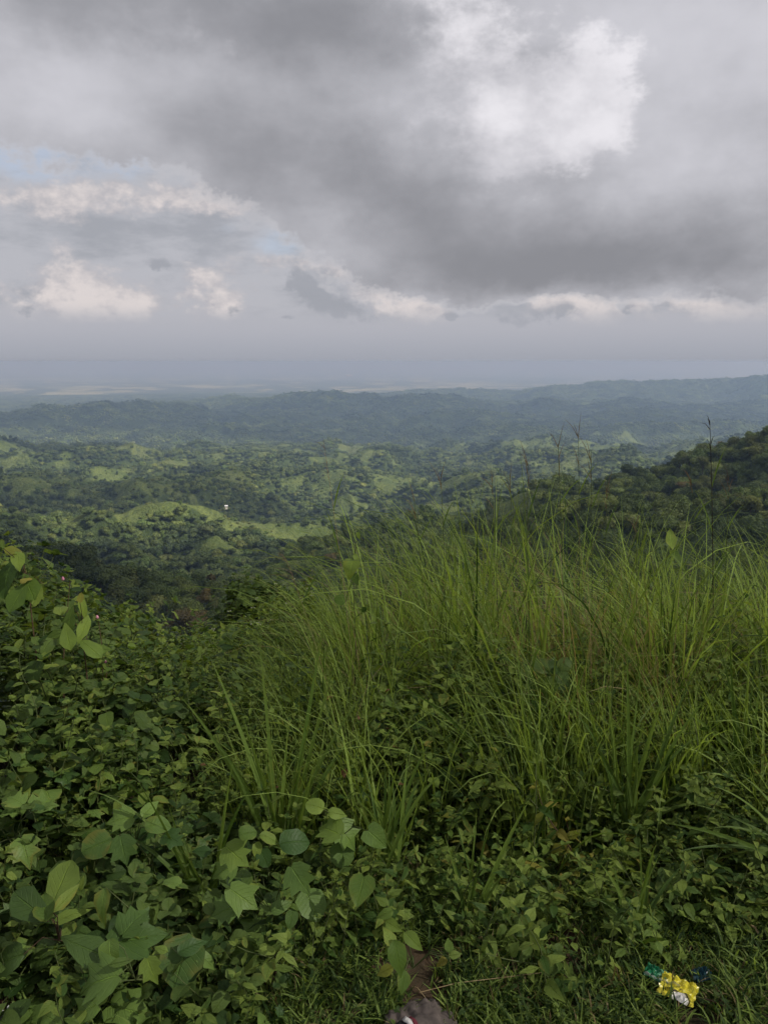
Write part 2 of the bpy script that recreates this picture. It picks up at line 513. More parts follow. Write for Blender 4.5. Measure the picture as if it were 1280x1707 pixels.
polar('verge_ground', np.concatenate([[0.01], np.geomspace(.6, 9, 90)]), 'dark earthy roadside verge dropping away in front', mat_soil(), 200)
polar('hills', np.geomspace(9, 9500, 760), 'forested hills with open grassy slopes rolling into the distance', mat_hills(), 520, 80)
polar('plain', np.geomspace(9500, 90000, 60), 'flat hazy lowland with pale fields reaching the horizon', mat_plain(), 100, 60)

# ------------------------------------------------------------------ haze: one closed box of thin air
def box_mesh(name, lo, hi, mat):
    V = [(x, y, z) for x in (lo[0], hi[0]) for y in (lo[1], hi[1]) for z in (lo[2], hi[2])]
    F = [(0, 1, 3, 2), (4, 6, 7, 5), (0, 4, 5, 1), (2, 3, 7, 6), (0, 2, 6, 4), (1, 5, 7, 3)]
    return mesh_np(name, V, F, [mat], False)


m, nt, out = material('haze_air')
pv = nt.nodes.new('ShaderNodeVolumePrincipled')
pv.inputs['Color'].default_value = (.255, .36, .53, 1)
pv.inputs['Absorption Color'].default_value = (.37, .255, .235, 1)
pv.inputs['Density'].default_value = 2.2e-4
pv.inputs['Anisotropy'].default_value = 0.1
nt.links.new(pv.outputs[0], out.inputs['Volume'])
hz_o = obj('haze', box_mesh('haze', (-91000, -91000, -400), (91000, 91000, 6.0), m))
tag(hz_o, 'pale blue haze filling the air over the hills', None, None, 'stuff')

# ------------------------------------------------------------------ unseen clouds added so that their shade falls on the verge and hills
def mat_shade_cloud():
    m, nt, out = material('shade_cloud_vapour')
    P = geo_pos(nt)
    n1 = noise(nt, P, 0.0016, 5, .6)
    tl = nt.nodes.new('ShaderNodeBsdfTranslucent'); tl.inputs[0].default_value = (.97, .97, 1, 1)
    tr = nt.nodes.new('ShaderNodeBsdfTransparent')
    mx = nt.nodes.new('ShaderNodeMixShader')
    e = attr_node(nt, 'edge')
    link(nt, (e + (n1 - .5) * .9).smooth(.25, .75) * .40, mx.inputs[0])  # opacity set by how much sun should reach the ground
    nt.links.new(tr.outputs[0], mx.inputs[1]); nt.links.new(tl.outputs[0], mx.inputs[2])
    nt.links.new(mx.outputs[0], out.inputs[0])
    return m


SHADE_CLOUD = mat_shade_cloud()


def cloud(ground_xy, ground_z, rx, ry, h, rot, label, thick=160, seed=0):
    """a lumpy lens of cloud whose shadow falls on ground_xy"""
    t = (h - ground_z) / SUN.z
    c = Vector((ground_xy[0], ground_xy[1], ground_z)) + SUN * t
    n, mseg = 26, 64
    rr = np.linspace(0, 1, n); aa = np.linspace(0, 2 * math.pi, mseg, endpoint=False)
    A, B = np.meshgrid(aa, rr)
    wob = 1 + 0.22 * np.sin(A * 2 + seed) * .6 + 0.12 * np.sin(A * 5 + seed * 2) + .08 * np.sin(A * 9 + seed)
    X = B * np.cos(A) * rx * wob; Y = B * np.sin(A) * ry * wob
    c_, s_ = math.cos(rot), math.sin(rot)
    X, Y = X * c_ - Y * s_, X * s_ + Y * c_
    prof = np.sqrt(np.clip(1 - B ** 2, 0, 1))
    lump = 1 + .5 * fbm(X / 350 + seed, Y / 350, 3)
    Zt = c.z + thick * prof * lump; Zb = c.z - thick * .25 * prof * lump
    V = np.concatenate([np.stack([X + c.x, Y + c.y, Zt], -1).reshape(-1, 3), np.stack([X + c.x, Y + c.y, Zb], -1).reshape(-1, 3)])
    i = np.arange(n - 1)[:, None] * mseg; j = np.arange(mseg)[None, :]; jn = (j + 1) % mseg
    F = np.stack([i + j, i + jn, i + mseg + jn, i + mseg + j], -1).reshape(-1, 4)
    N = n * mseg
    edge = np.clip((1 - B) * 3.2, 0, 1).ravel()
    me = mesh_np('cloud', V, np.concatenate([F, F[:, ::-1] + N]), [SHADE_CLOUD], True, attr={'edge': np.concatenate([edge, edge])})
    o = obj('cloud', me)  # out of view, added for the shade it casts
    o.visible_volume_scatter = True
    return tag(o, label, None, None, 'structure')


cloud((250, 250), -60, 1150, 800, 2600, 0.2, 'unseen grey cloud added to shade the viewpoint', seed=1)
cloud((-650, 430), -150, 850, 300, 2700, -0.1, 'unseen grey cloud added to shade the near left slopes', seed=3)
cloud((-620, 1180), -200, 560, 400, 2500, 0.1, 'small unseen grey cloud added to shade the left hills', seed=8)
cloud((-1000, 2250), -230, 520, 230, 2600, -0.2, 'ragged unseen grey cloud added to shade part of the middle hills', seed=11)
cloud((900, 4450), -250, 4200, 1350, 3400, 0.05, 'long unseen grey cloud bank added to shade the middle ranges', seed=5)

# ------------------------------------------------------------------ scattering by geometry nodes
def proto_collection(name, meshes):
    c = bpy.data.collections.new(name)                  # never linked to the scene: only a palette
    for k, me in enumerate(meshes):
        o = bpy.data.objects.new('%s_%02d' % (name, k), me)
        c.objects.link(o)
    return c


def scatter(name, P, rot, scl, idx, coll, label, cat=None):
    n = len(P)
    me = bpy.data.meshes.new(name)
    me.vertices.add(n); me.vertices.foreach_set('co', np.asarray(P, np.float32).ravel())
    a = me.attributes.new('rot', 'FLOAT_VECTOR', 'POINT'); a.data.foreach_set('vector', np.asarray(rot, np.float32).ravel())
    a = me.attributes.new('scl', 'FLOAT_VECTOR', 'POINT'); s = np.asarray(scl, np.float32)
    if s.ndim == 1: s = np.repeat(s[:, None], 3, 1)
    a.data.foreach_set('vector', s.ravel())
    a = me.attributes.new('idx', 'INT', 'POINT'); a.data.foreach_set('value', np.asarray(idx, np.int32))
    me.update()
    o = obj(name, me)
    ng = bpy.data.node_groups.new(name + '_scatter', 'GeometryNodeTree')
    ng.interface.new_socket('Geometry', in_out='INPUT', socket_type='NodeSocketGeometry')
    ng.interface.new_socket('Geometry', in_out='OUTPUT', socket_type='NodeSocketGeometry')
    N = ng.nodes
    gi, go = N.new('NodeGroupInput'), N.new('NodeGroupOutput')
    ci = N.new('GeometryNodeCollectionInfo'); ci.inputs['Collection'].default_value = coll
    ci.inputs['Separate Children'].default_value = True; ci.inputs['Reset Children'].default_value = True
    ip = N.new('GeometryNodeInstanceOnPoints'); ip.inputs['Pick Instance'].default_value = True
    def na(nm, t):
        q = N.new('GeometryNodeInputNamedAttribute'); q.data_type = t; q.inputs['Name'].default_value = nm
        return q.outputs['Attribute']
    L = ng.links.new
    L(gi.outputs[0], ip.inputs['Points']); L(ci.outputs[0], ip.inputs['Instance'])
    L(na('idx', 'INT'), ip.inputs['Instance Index'])
    e2r = N.new('FunctionNodeEulerToRotation'); L(na('rot', 'FLOAT_VECTOR'), e2r.inputs[0])
    L(e2r.outputs[0], ip.inputs['Rotation'])
    L(na('scl', 'FLOAT_VECTOR'), ip.inputs['Scale']); L(ip.outputs[0], go.inputs[0])
    md = o.modifiers.new('scatter', 'NODES'); md.node_group = ng
    return tag(o, label, cat, None, 'stuff')


# ------------------------------------------------------------------ trees of the hills
def mat_crown(name, stops, transl=.25):
    m, nt, out = material(name)
    oi = nt.nodes.new('ShaderNodeObjectInfo')
    cr = nt.nodes.new('ShaderNodeValToRGB')
    el_ = cr.color_ramp.elements
    el_[0].position, el_[0].color = stops[0][0], stops[0][1] + (1,)
    el_[1].position, el_[1].color = stops[-1][0], stops[-1][1] + (1,)
    for p_, c_ in stops[1:-1]:
        e = el_.new(p_); e.color = c_ + (1,)
    nt.links.new(oi.outputs['Random'], cr.inputs[0])
    P = geo_pos(nt)
    n1 = noise(nt, P, 0.45, 3, .6)
    c = mixc(nt, n1.smooth(.35, .75) * .7, cr.outputs[0], (1.55, 1.5, 1.3), 'MULTIPLY')
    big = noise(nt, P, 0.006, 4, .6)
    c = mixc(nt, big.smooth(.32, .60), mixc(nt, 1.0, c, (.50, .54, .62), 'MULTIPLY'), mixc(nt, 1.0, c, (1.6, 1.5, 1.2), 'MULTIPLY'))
    p = principled(nt, c, .7, .25)
    t = nt.nodes.new('ShaderNodeBsdfTranslucent'); nt.links.new(c, t.inputs[0])
    mx = nt.nodes.new('ShaderNodeMixShader'); mx.inputs[0].default_value = transl
    nt.links.new(p, mx.inputs[1]); nt.links.new(t.outputs[0], mx.inputs[2])
    nt.links.new(mx.outputs[0], out.inputs[0])
    return m


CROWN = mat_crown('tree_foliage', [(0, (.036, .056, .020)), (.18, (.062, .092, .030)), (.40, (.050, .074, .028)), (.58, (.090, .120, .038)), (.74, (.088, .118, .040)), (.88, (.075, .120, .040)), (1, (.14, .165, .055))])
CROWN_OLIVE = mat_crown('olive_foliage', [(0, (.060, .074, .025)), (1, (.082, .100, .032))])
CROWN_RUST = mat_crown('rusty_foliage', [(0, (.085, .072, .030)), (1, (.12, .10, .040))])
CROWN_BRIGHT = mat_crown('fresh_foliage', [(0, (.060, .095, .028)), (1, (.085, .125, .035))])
m, nt, out = material('bark')
P_ = geo_pos(nt)
link(nt, principled(nt, mixc(nt, noise(nt, P_, 3, 4), (.06, .045, .032), (.15, .12, .09)), .9, .1), out.inputs[0])
BARK = m


def ico(sub):
    import bmesh
    bm = bmesh.new(); bmesh.ops.create_icosphere(bm, subdivisions=sub, radius=1)
    V = np.array([v.co[:] for v in bm.verts]); F = np.array([[v.index for v in f.verts] for f in bm.faces])
    bm.free(); return V, F


ICO1, ICO2 = ico(2), ico(3)


def crown_geo(rs, rad, hgt, lobes, quads, leaf, core=.8, base=0.0, sub=0, mode='round'):
    """returns V, F(tris) of a crown whose foot sits at z=base"""
    Vs, Fs, n = [], [], 0
    L = []
    for k in range(lobes):
        a = rs.uniform(0, 2 * math.pi); q = rs.uniform(0, 1) ** .6
        if mode == 'tall': q *= .35
        lr = rad * rs.uniform(.34, .58) * (1.25 if k == 0 else 1)
        zz = base + hgt * (rs.uniform(.25, .85) if mode != 'flat' else rs.uniform(.55, .8)) * (1 - .25 * q)
        if k == 0: q, zz = 0, base + hgt * .5
        px, py = math.cos(a) * q * (rad - lr * .6), math.sin(a) * q * (rad - lr * .6)
        lz = lr * (.75 if mode != 'flat' else .45) * (1.5 if mode == 'tall' else 1) * rs.uniform(.85, 1.15)
        L.append((px, py, zz, lr, lz))
    IV, IF = (ICO1, ICO2)[sub]
    for (px, py, zz, lr, lz) in L:
        f = 1 + .28 * fbm(IV[:, 0] * 1.7 + rs.uniform(0, 50), IV[:, 1] * 1.7 + IV[:, 2] * 1.3, 3)
        v = IV * f[:, None] * np.array([lr, lr, lz]) * core + np.array([px, py, zz])
        Vs.append(v); Fs.append(IF + n); n += len(v)
    per = max(1, quads // lobes)
    for (px, py, zz, lr, lz) in L:
        d = rs.normal(size=(per, 3)); d[:, 2] += .35; d /= np.linalg.norm(d, axis=1)[:, None]
        c = d * np.array([lr, lr, lz]) * rs.uniform(.62, 1.22, (per, 1)) + np.array([px, py, zz])
        nrm = d + rs.normal(size=(per, 3)) * .55; nrm /= np.linalg.norm(nrm, axis=1)[:, None]
        t = np.cross(nrm, rs.normal(size=(per, 3))); t /= np.linalg.norm(t, axis=1)[:, None]
        b = np.cross(nrm, t)
        s = leaf * rs.uniform(.6, 1.35, (per, 1))
        v = np.stack([c - t * s * .9, c + b * s * .55 + nrm * s * .15, c + t * s, c - b * s * .55 + nrm * s * .1], 1).reshape(-1, 3)
        i = np.arange(per)[:, None] * 4 + n
        Fs.append(np.concatenate([i + [[0, 1, 2]], i + [[0, 2, 3]]])); Vs.append(v); n += len(v)
    return np.concatenate(Vs), np.concatenate(Fs)


def trunk_geo(rs, h, r0, forks=3, spread=2.0):
    Vs, Fs, n = [], [], 0
    def limb(a, b, ra, rb, seg=4, k=6):
        nonlocal n
        a, b = np.array(a, float), np.array(b, float)
        d = (b - a) / np.linalg.norm(b - a)
        u = np.cross(d, [0.3, 1, .2]); u /= np.linalg.norm(u); w = np.cross(d, u)
        for s in range(seg + 1):
            t = s / seg
            c = a + (b - a) * t + np.array([math.sin(t * 5 + a[0]), math.cos(t * 4), 0]) * r0 * .5 * t * (1 - t) * 3
            rr = ra + (rb - ra) * t
            for q in range(k):
                an = 2 * math.pi * q / k
                Vs.append(c + (u * math.cos(an) + w * math.sin(an)) * rr)
        for s in range(seg):
            for q in range(k):
                i0, i1 = n + s * k + q, n + s * k + (q + 1) % k
                Fs.append((i0, i1, i1 + k, i0 + k))
        n += (seg + 1) * k
    limb((0, 0, -1.2), (0, 0, h), r0, r0 * .6)
    for f in range(forks):
        a = 2 * math.pi * f / forks + rs.uniform(0, 1)
        limb((0, 0, h * rs.uniform(.7, .98)), (math.cos(a) * spread, math.sin(a) * spread, h + rs.uniform(1.2, 2.6)), r0 * .5, r0 * .15, 3, 5)
    return np.array(Vs), np.array(Fs)


def palm_geo(rs, h=6, fr=16, L=3.6):
    """feathery palm head with drooping fronds: tris"""
    Vs, Fs, n = [], [], 0
    for k in range(fr):
        a = k * 2.4 + rs.uniform(-.2, .2); up = rs.uniform(-.1, 1.1); ln = L * rs.uniform(.8, 1.1)
        pts = []
        for s in range(7):
            t = s / 6
            rad_ = ln * (t * math.cos(up * .7)); z = h + ln * (t * math.sin(up) - .75 * t * t)
            pts.append((rad_, z))
        ca, sa = math.cos(a), math.sin(a)
        for s in range(6):
            (r1, z1), (r2, z2) = pts[s], pts[s + 1]
            w = .55 * math.sin(math.pi * (.12 + .8 * (s + .5) / 6))
            for sd_ in (-1, 1):
                v = np.array([[r1 * ca, r1 * sa, z1], [r2 * ca, r2 * sa, z2],
                              [(r1 + .35) * ca - sd_ * w * sa, (r1 + .35) * sa + sd_ * w * ca, (z1 + z2) / 2 - w * .55]])
                Vs.append(v); Fs.append((n, n + 1, n + 2)); n += 3
    return np.concatenate(Vs), np.array(Fs)


_r = np.random.RandomState(11)
near_p, mid_p, far_p = [], [], []
SPEC = [(5.6, 7.0, 7, 'round'), (6.6, 6.5, 9, 'round'), (4.6, 7.5, 6, 'round'), (6.8, 4.5, 8, 'flat'), (3.4, 9.0, 6, 'tall'), (5.2, 6.2, 8, 'round'), (4.0, 5.5, 5, 'round'), (7.2, 7.6, 10, 'round')]
CROWN_MESH = []
for k, (rd, hg, lb, md_) in enumerate(SPEC):
    V, F = crown_geo(_r, rd, hg, lb, 2100, .46, .68, 3.0, 1, md_)
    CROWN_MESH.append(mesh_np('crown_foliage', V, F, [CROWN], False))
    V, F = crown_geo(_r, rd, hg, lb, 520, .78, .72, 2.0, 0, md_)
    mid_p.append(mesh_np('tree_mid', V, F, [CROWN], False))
V, F = palm_geo(_r)
PALM_MESH = mesh_np('palm_head', V, F, [CROWN_BRIGHT], False)
mid_p.append(mesh_np('palm_mid', V, F, [CROWN_BRIGHT], False))
V, F = crown_geo(_r, 3.0, 3.4, 5, 240, .6, .8, -.3, 0)
SHRUB_I = len(mid_p)
mid_p.append(mesh_np('shrub_mid', V, F, [CROWN_BRIGHT], False))
mid_p.append(mesh_np('shrub_mid', *crown_geo(_r, 2.4, 2.8, 4, 200, .55, .8, -.3, 0), [CROWN_OLIVE], False))
TRUNK_MESH = [mesh_np('tree_trunk', *trunk_geo(_r, 4.6, .30, 4, 2.4), [BARK]), mesh_np('tree_trunk', *trunk_geo(_r, 5.6, .24, 3, 1.4), [BARK])]
for k in range(6):
    Vs, Fs, n = [], [], 0
    for q in range(13):
        a, rr = q * 2.4, 23 * math.sqrt((q + .5) / 13)
        V, F = crown_geo(_r, _r.uniform(4.2, 7.2), _r.uniform(5, 8), 3, 36, 1.3, .9, _r.uniform(-1, 4), 0)
        V = V + np.array([math.cos(a) * rr + _r.uniform(-2, 2), math.sin(a) * rr + _r.uniform(-2, 2), 0])
        Vs.append(V); Fs.append(F + n); n += len(V)
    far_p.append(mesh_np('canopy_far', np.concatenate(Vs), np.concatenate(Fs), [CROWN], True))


def grid_pts(r0, r1, step, rs, amax=R(36)):
    xm = r1 * math.sin(amax) + step
    xs = np.arange(-xm, xm, step); ys = np.arange(r0 * math.cos(amax), r1, step)
    X, Y = np.meshgrid(xs, ys); X = X.ravel() + rs.uniform(-.5, .5, X.size) * step; Y = Y.ravel() + rs.uniform(-.5, .5, Y.size) * step
    r = np.hypot(X, Y); k = (r >= r0) & (r < r1) & (np.abs(np.arctan2(X, Y)) < amax)
    return X[k], Y[k]


# what the plants on the verge hide (photo columns -> rows of their outline)
SIL = np.array([(0, 900), (60, 950), (150, 1020), (215, 1045), (260, 1090), (300, 1070), (370, 1040), (390, 985), (500, 980), (545, 960), (600, 890), (700, 840), (880, 790), (1000, 800), (1100, 850), (1280, 850)], float)

_r = np.random.RandomState(5)
# near and middle slopes: tree by tree
X1, Y1 = grid_pts(110, 1150, 7.6, _r)
c1_ = cover(X1, Y1); k = _r.uniform(0, 1, X1.size) < c1_ * .93
X1, Y1 = X1[k], Y1[k]
Z1 = land(X1, Y1)
S1 = _r.uniform(.62, 1.15, X1.size) * np.interp(np.hypot(X1, Y1), [100, 300, 1100], [.85, 1.0, 1.0])
I1 = _r.choice(8, X1.size, p=[.18, .16, .18, .1, .08, .14, .1, .06])
A1 = _r.uniform(0, 6.28, X1.size)
print('near trees', X1.size)
px, py, dep = project(np.stack([X1, Y1, Z1 + 6 * S1], -1))
size = 10.5 * S1 / dep * F_PX
vis = (px > -5) & (px < 1285) & (py < np.interp(px, SIL[:, 0], SIL[:, 1]) - 2)
cand = np.where(vis)[0]
cand = cand[np.argsort(-size[cand])][:2500]
ok = np.ones(cand.size, bool)
for t in np.linspace(.12, .97, 60):
    q = np.stack([X1[cand], Y1[cand], Z1[cand] + 7.5 * S1[cand] - CAM_Z], -1) * t
    g = land(q[:, 0], q[:, 1]) + np.interp(t, [.2, .9], [5, 3.5]) * cover(q[:, 0], q[:, 1])
    ok &= (q[:, 2] + CAM_Z > g)
    if t < .93: pass
pick = cand[ok][:300]
print('visible single trees', ok.sum(), 'nearest', dep[pick].min(), 'farthest', dep[pick].max())
rest = np.ones(X1.size, bool); rest[pick] = False
PXP, PYP = px, py

mc = proto_collection('canopy_tree', mid_p)
Xr, Yr, Zr, Sr, Ir, Ar = [q[rest] for q in (X1, Y1, Z1, S1, I1, A1)]
X2, Y2 = grid_pts(1150, 2750, 9.2, _r)
k = _r.uniform(0, 1, X2.size) < cover(X2, Y2) * .9 + .015
X2, Y2 = X2[k], Y2[k]
# shrubs dotted over the open grass
X3, Y3 = grid_pts(110, 2600, 6.6, _r)
k = (_r.uniform(0, 1, X3.size) < .08 + .85 * (fbm(X3 / 45, Y3 / 45, 3) > .12)) & (cover(X3, Y3) < .6)
X3, Y3 = X3[k], Y3[k]
# palms in a few pockets
X4, Y4 = grid_pts(600, 1500, 10, _r)
k = (fbm(X4 / 160 + 7, Y4 / 160, 2) > .28) & (_r.uniform(0, 1, X4.size) < .35) & (np.arctan2(X4, Y4) < .12)
X4, Y4 = X4[k], Y4[k]
print('mid', X2.size, 'shrubs', X3.size, 'palms', X4.size)
I2 = _r.choice(8, X2.size, p=[.18, .16, .18, .1, .08, .14, .1, .06])
X = np.concatenate([Xr, X2, X3, X4]); Y = np.concatenate([Yr, Y2, Y3, Y4])
Z = np.concatenate([Zr, land(X2, Y2), land(X3, Y3), land(X4, Y4)])
S = np.concatenate([Sr, _r.uniform(.7, 1.2, X2.size), _r.uniform(.3, 1.15, X3.size), _r.uniform(.8, 1.25, X4.size)])
I = np.concatenate([Ir, I2, SHRUB_I + _r.randint(0, 2, X3.size), np.full(X4.size, 8)])
ROT = np.stack([np.zeros(X.size), np.zeros(X.size), _r.uniform(0, 6.28, X.size)], -1)
scatter('forest', np.stack([X, Y, Z - .6], -1), ROT, np.stack([S, S, S * _r.uniform(.8, 1.25, S.size)], -1), I, mc, 'dense tropical forest covering the hill slopes', 'forest')
X, Y = grid_pts(2700, 9300, 37, _r)
k = _r.uniform(0, 1, X.size) < cover(X, Y) * .95 + .1
X, Y = X[k], Y[k]
print('far clumps', X.size)
Z = land(X, Y)
e = 12.0
gx = (land(X + e, Y) - Z) / e; gy = (land(X, Y + e) - Z) / e
# lay each clump along the slope
rot = np.stack([np.arctan(gy), -np.arctan(gx), np.zeros(X.size)], -1)
scatter('far_forest', np.stack([X, Y, Z - 2.5], -1), rot, _r.uniform(.85, 1.15, X.size), _r.randint(0, 6, X.size), proto_collection('canopy_clump', far_p), 'unbroken forest on the far hazy ranges', 'forest')

# ------------------------------------------------------------------ the 300 trees that show largest, one by one
COL = [(CROWN, 'dark green'), (CROWN_OLIVE, 'olive green'), (CROWN_RUST, 'rusty brown'), (CROWN_BRIGHT, 'fresh green')]
_var = {}
def crown_variant(i, ci):
    if (i, ci) not in _var:
        if ci == 0: _var[(i, ci)] = CROWN_MESH[i]
        else:
            me = CROWN_MESH[i].copy(); me.materials[0] = COL[ci][0]; _var[(i, ci)] = me
    return _var[(i, ci)]


SHAPE = {'round': 'round', 'flat': 'flat topped', 'tall': 'tall narrow'}
TENS = ['', '', 'twenty', 'thirty', 'forty', 'fifty', 'sixty', 'seventy', 'eighty', 'ninety']
ORD = ['first', 'second', 'third', 'fourth', 'fifth', 'sixth', 'seventh', 'eighth', 'ninth', 'tenth', 'eleventh', 'twelfth', 'thirteenth', 'fourteenth', 'fifteenth', 'sixteenth',
       'seventeenth', 'eighteenth', 'nineteenth', 'twentieth', 'twenty-first', 'twenty-second', 'twenty-third', 'twenty-fourth', 'twenty-fifth', 'twenty-sixth', 'twenty-seventh', 'twenty-eighth', 'twenty-ninth', 'thirtieth']
for _k in range(31, 100):
    ORD.append(TENS[_k // 10] + '-' + ORD[_k % 10 - 1] if _k % 10 else TENS[_k // 10][:-1] + 'ieth')


def where_tree(px, py, d):
    if px > 860 and py < 830: return 'on the shaded right ridge crest'
    if px > 860: return 'on the dark slope behind the grass tips'
    if px > 520: return 'on the wooded spur behind the grass'
    if px < 150: return 'below the sunlit hills at far left'
    if d < 300: return 'down in the dark gully' if px < 330 else 'right side of the dark gully'
    if px < 330: return 'on the slope left of the gully'
    return 'on the far gully side'


WANT_RUST = [(395, 1005), (285, 1035), (270, 945), (345, 1000), (560, 960)]
rust = set()
for wx_, wy_ in WANT_RUST:
    dd = (PXP[pick] - wx_) ** 2 + (PYP[pick] - wy_) ** 2
    rust.add(int(pick[np.argmin(dd)]))
rows = []
for i in pick:
    rr = _r.uniform()
    ci = 2 if int(i) in rust or rr > .985 else (0 if rr < .66 else (1 if rr < .85 else 3))
    if PXP[i] > 860 and ci == 3: ci = 0
    rows.append((int(i), ci, where_tree(PXP[i], PYP[i], dep[i]), SHAPE[SPEC[I1[i]][3]]))
byc = {}
for r_ in rows: byc.setdefault((r_[1], r_[2], r_[3]), []).append(r_)
for key, L in byc.items():
    L.sort(key=lambda q: PXP[q[0]])
    for k, (i, ci, wh, shp) in enumerate(L):
        t = empty('forest_tree', (X1[i], Y1[i], Z1[i] - .4), A1[i])
        t.scale = (S1[i], S1[i], S1[i] * _r.uniform(.85, 1.2))
        o_ = '' if len(L) == 1 else (ORD[k] + ' from left, ' if k < len(ORD) else '')
        tag(t, ('%s%s %s tree %s' % (o_, COL[ci][1], shp, wh)), 'tree', 'trees on the near slopes')
        obj('trunk', TRUNK_MESH[1 if SPEC[I1[i]][3] == 'tall' else 0], t)
        obj('crown', crown_variant(I1[i], ci), t)

# ------------------------------------------------------------------ verge vegetation: leaves, blades, stems
def mat_leaf(name, dark, lite, yellow=.10, transl=.36, rough=.55, vein=(1.5, 1.5, 1.25), objrand=True):
    m, nt, out = material(name)
    uvn = nt.nodes.new('ShaderNodeTexCoord')
    U, V, _ = sep(nt, uvn.outputs['UV'])
    a = (U - .5).abs() * 2.0
    if objrand:
        rnd = NV(nt, nt.nodes.new('ShaderNodeObjectInfo').outputs['Random'])
        lf = attr_node(nt, 'rnd')
        rnd = (rnd + lf * .9)._m('FRACT')
    else: rnd = attr_node(nt, 'rnd')
    P = geo_pos(nt)
    n1 = noise(nt, P, 22, 4, .6); n2 = noise(nt, P, 140, 3, .6)
    c = mixc(nt, (rnd * 1.5 - .2).clamp(), dark, lite)
    c = mixc(nt, n1.smooth(.35, .7) * .4, c, (1.35, 1.3, 1.05), 'MULTIPLY')
    # midrib and side veins
    rib = 1.0 - a.smooth(.02, .07)
    side = ((V * 46.0 - a * 13.0).sin()).smooth(.80, 1.0) * (1.0 - a.smooth(.75, 1.0)) * .5
    c = mixc(nt, (rib * .8 + side * .55).clamp(), c, vein, 'MULTIPLY')
    # yellowing and browned bits, on some leaves only
    old = (rnd * 7.31)._m('FRACT')
    yl = (n1 + a * .35 + (old - 1.0) * .55).smooth(.62, .9) * (yellow * 5.0)
    c = mixc(nt, yl.clamp(), c, (.20, .15, .028))
    br = (n2 + (old - 1.0) * .35).smooth(.60, .66) * (yellow * 4.0)
    c = mixc(nt, br.clamp(), c, (.09, .05, .02))
    h = (rib * -1.0 + side * -.6 + n2 * .4)
    p = principled(nt, c, rough, .18 if rough > .5 else .24, bump(nt, h, .0025, 1.0))
    t = nt.nodes.new('ShaderNodeBsdfTranslucent')
    link(nt, mixc(nt, 1.0, c, (1.5, 1.45, .7), 'MULTIPLY'), t.inputs[0])
    mx = nt.nodes.new('ShaderNodeMixShader'); mx.inputs[0].default_value = transl
    nt.links.new(p, mx.inputs[1]); nt.links.new(t.outputs[0], mx.inputs[2])
    nt.links.new(mx.outputs[0], out.inputs[0])
    return m


LF_HERB = mat_leaf('herb_leaf', (.045, .088, .018), (.165, .225, .046), .10)
LF_DARK = mat_leaf('dark_leaf', (.030, .060, .016), (.095, .145, .036), .04)
LF_FRESH = mat_leaf('fresh_leaf', (.090, .150, .030), (.190, .265, .055), .05, .4)
LF_LOBE = mat_leaf('lobed_leaf', (.040, .084, .020), (.130, .205, .046), .08, .3, .48)
LF_BROAD = mat_leaf('broad_leaf', (.030, .062, .016), (.070, .118, .028), .03, .25, .45)
LF_GOLD = mat_leaf('yellow_leaf', (.16, .18, .03), (.24, .22, .05), .08, .4)
LF_BROWN = mat_leaf('brown_leaf', (.10, .055, .025), (.16, .09, .04), .1, .3)
BLADE = mat_leaf('grass_blade', (.026, .060, .013), (.250, .350, .080), .09, .4, .5, (1.35, 1.35, 1.2), False)
BLADE_O = mat_leaf('wide_blade', (.070, .125, .026), (.150, .225, .050), .06, .4, .45, (1.5, 1.5, 1.3))
DRY = mat_leaf('dry_blade', (.17, .13, .065), (.30, .24, .13), .0, .3, .7, (1.1, 1.1, 1.1), False)


def plain_mat(name, a, b, scale, rough=.8, spec=.2, bd=.003):
    m, nt, out = material(name)
    P = geo_pos(nt); n = noise(nt, P, scale, 4, .6)
    link(nt, principled(nt, mixc(nt, n.smooth(.3, .7), a, b), rough, spec, bump(nt, n, bd, .8)), out.inputs[0])
    return m


STEM_G = plain_mat('green_stem', (.050, .075, .022), (.10, .12, .04), 60, .6)
STEM_B = plain_mat('brown_stem', (.05, .030, .018), (.11, .070, .040), 60, .8)
STEM_D = plain_mat('dark_stem', (.018, .014, .012), (.035, .026, .02), 60, .7)
STRAW = plain_mat('straw', (.20, .14, .07), (.34, .26, .14), 80, .8)
SEED = plain_mat('seed_head', (.13, .09, .045), (.22, .16, .09), 200, .9)
PETAL = plain_mat('pink_petal', (.45, .16, .24), (.62, .30, .36), 90, .6)
BUD = plain_mat('pale_bud', (.28, .30, .20), (.42, .42, .32), 90, .7)

PROFILE = {
    'ovate': ([0, .08, .22, .4, .6, .8, 1], [.08, .50, .92, 1, .78, .38, 0], [0] * 7, .56),
    'lance': ([0, .08, .22, .4, .6, .8, 1], [.06, .35, .80, 1, .84, .46, 0], [0] * 7, .34),
    'obovate': ([0, .12, .3, .5, .7, .88, 1], [.08, .28, .58, .88, 1, .72, .10], [0] * 7, .54),
    'round': ([0, .1, .25, .45, .68, .88, 1], [.10, .62, .93, 1, .90, .58, .05], [0] * 7, .86),
    'heart': ([0, .07, .22, .42, .64, .84, 1], [.30, .85, 1, .92, .66, .32, 0], [-.14, -.10, -.02, 0, 0, 0, 0], .92),
    'lobed': ([0, .10, .27, .40, .56, .68, 1], [.20, .72, 1.12, .70, .92, .40, 0], [-.08, -.03, .12, .03, .16, .02, 0], .92),
    'lobed3': ([0, .12, .34, .46, .60, .76, 1], [.34, .70, .74, 1.08, .50, .34, 0], [-.10, -.05, .0, .20, .02, .0, 0], .90),
}


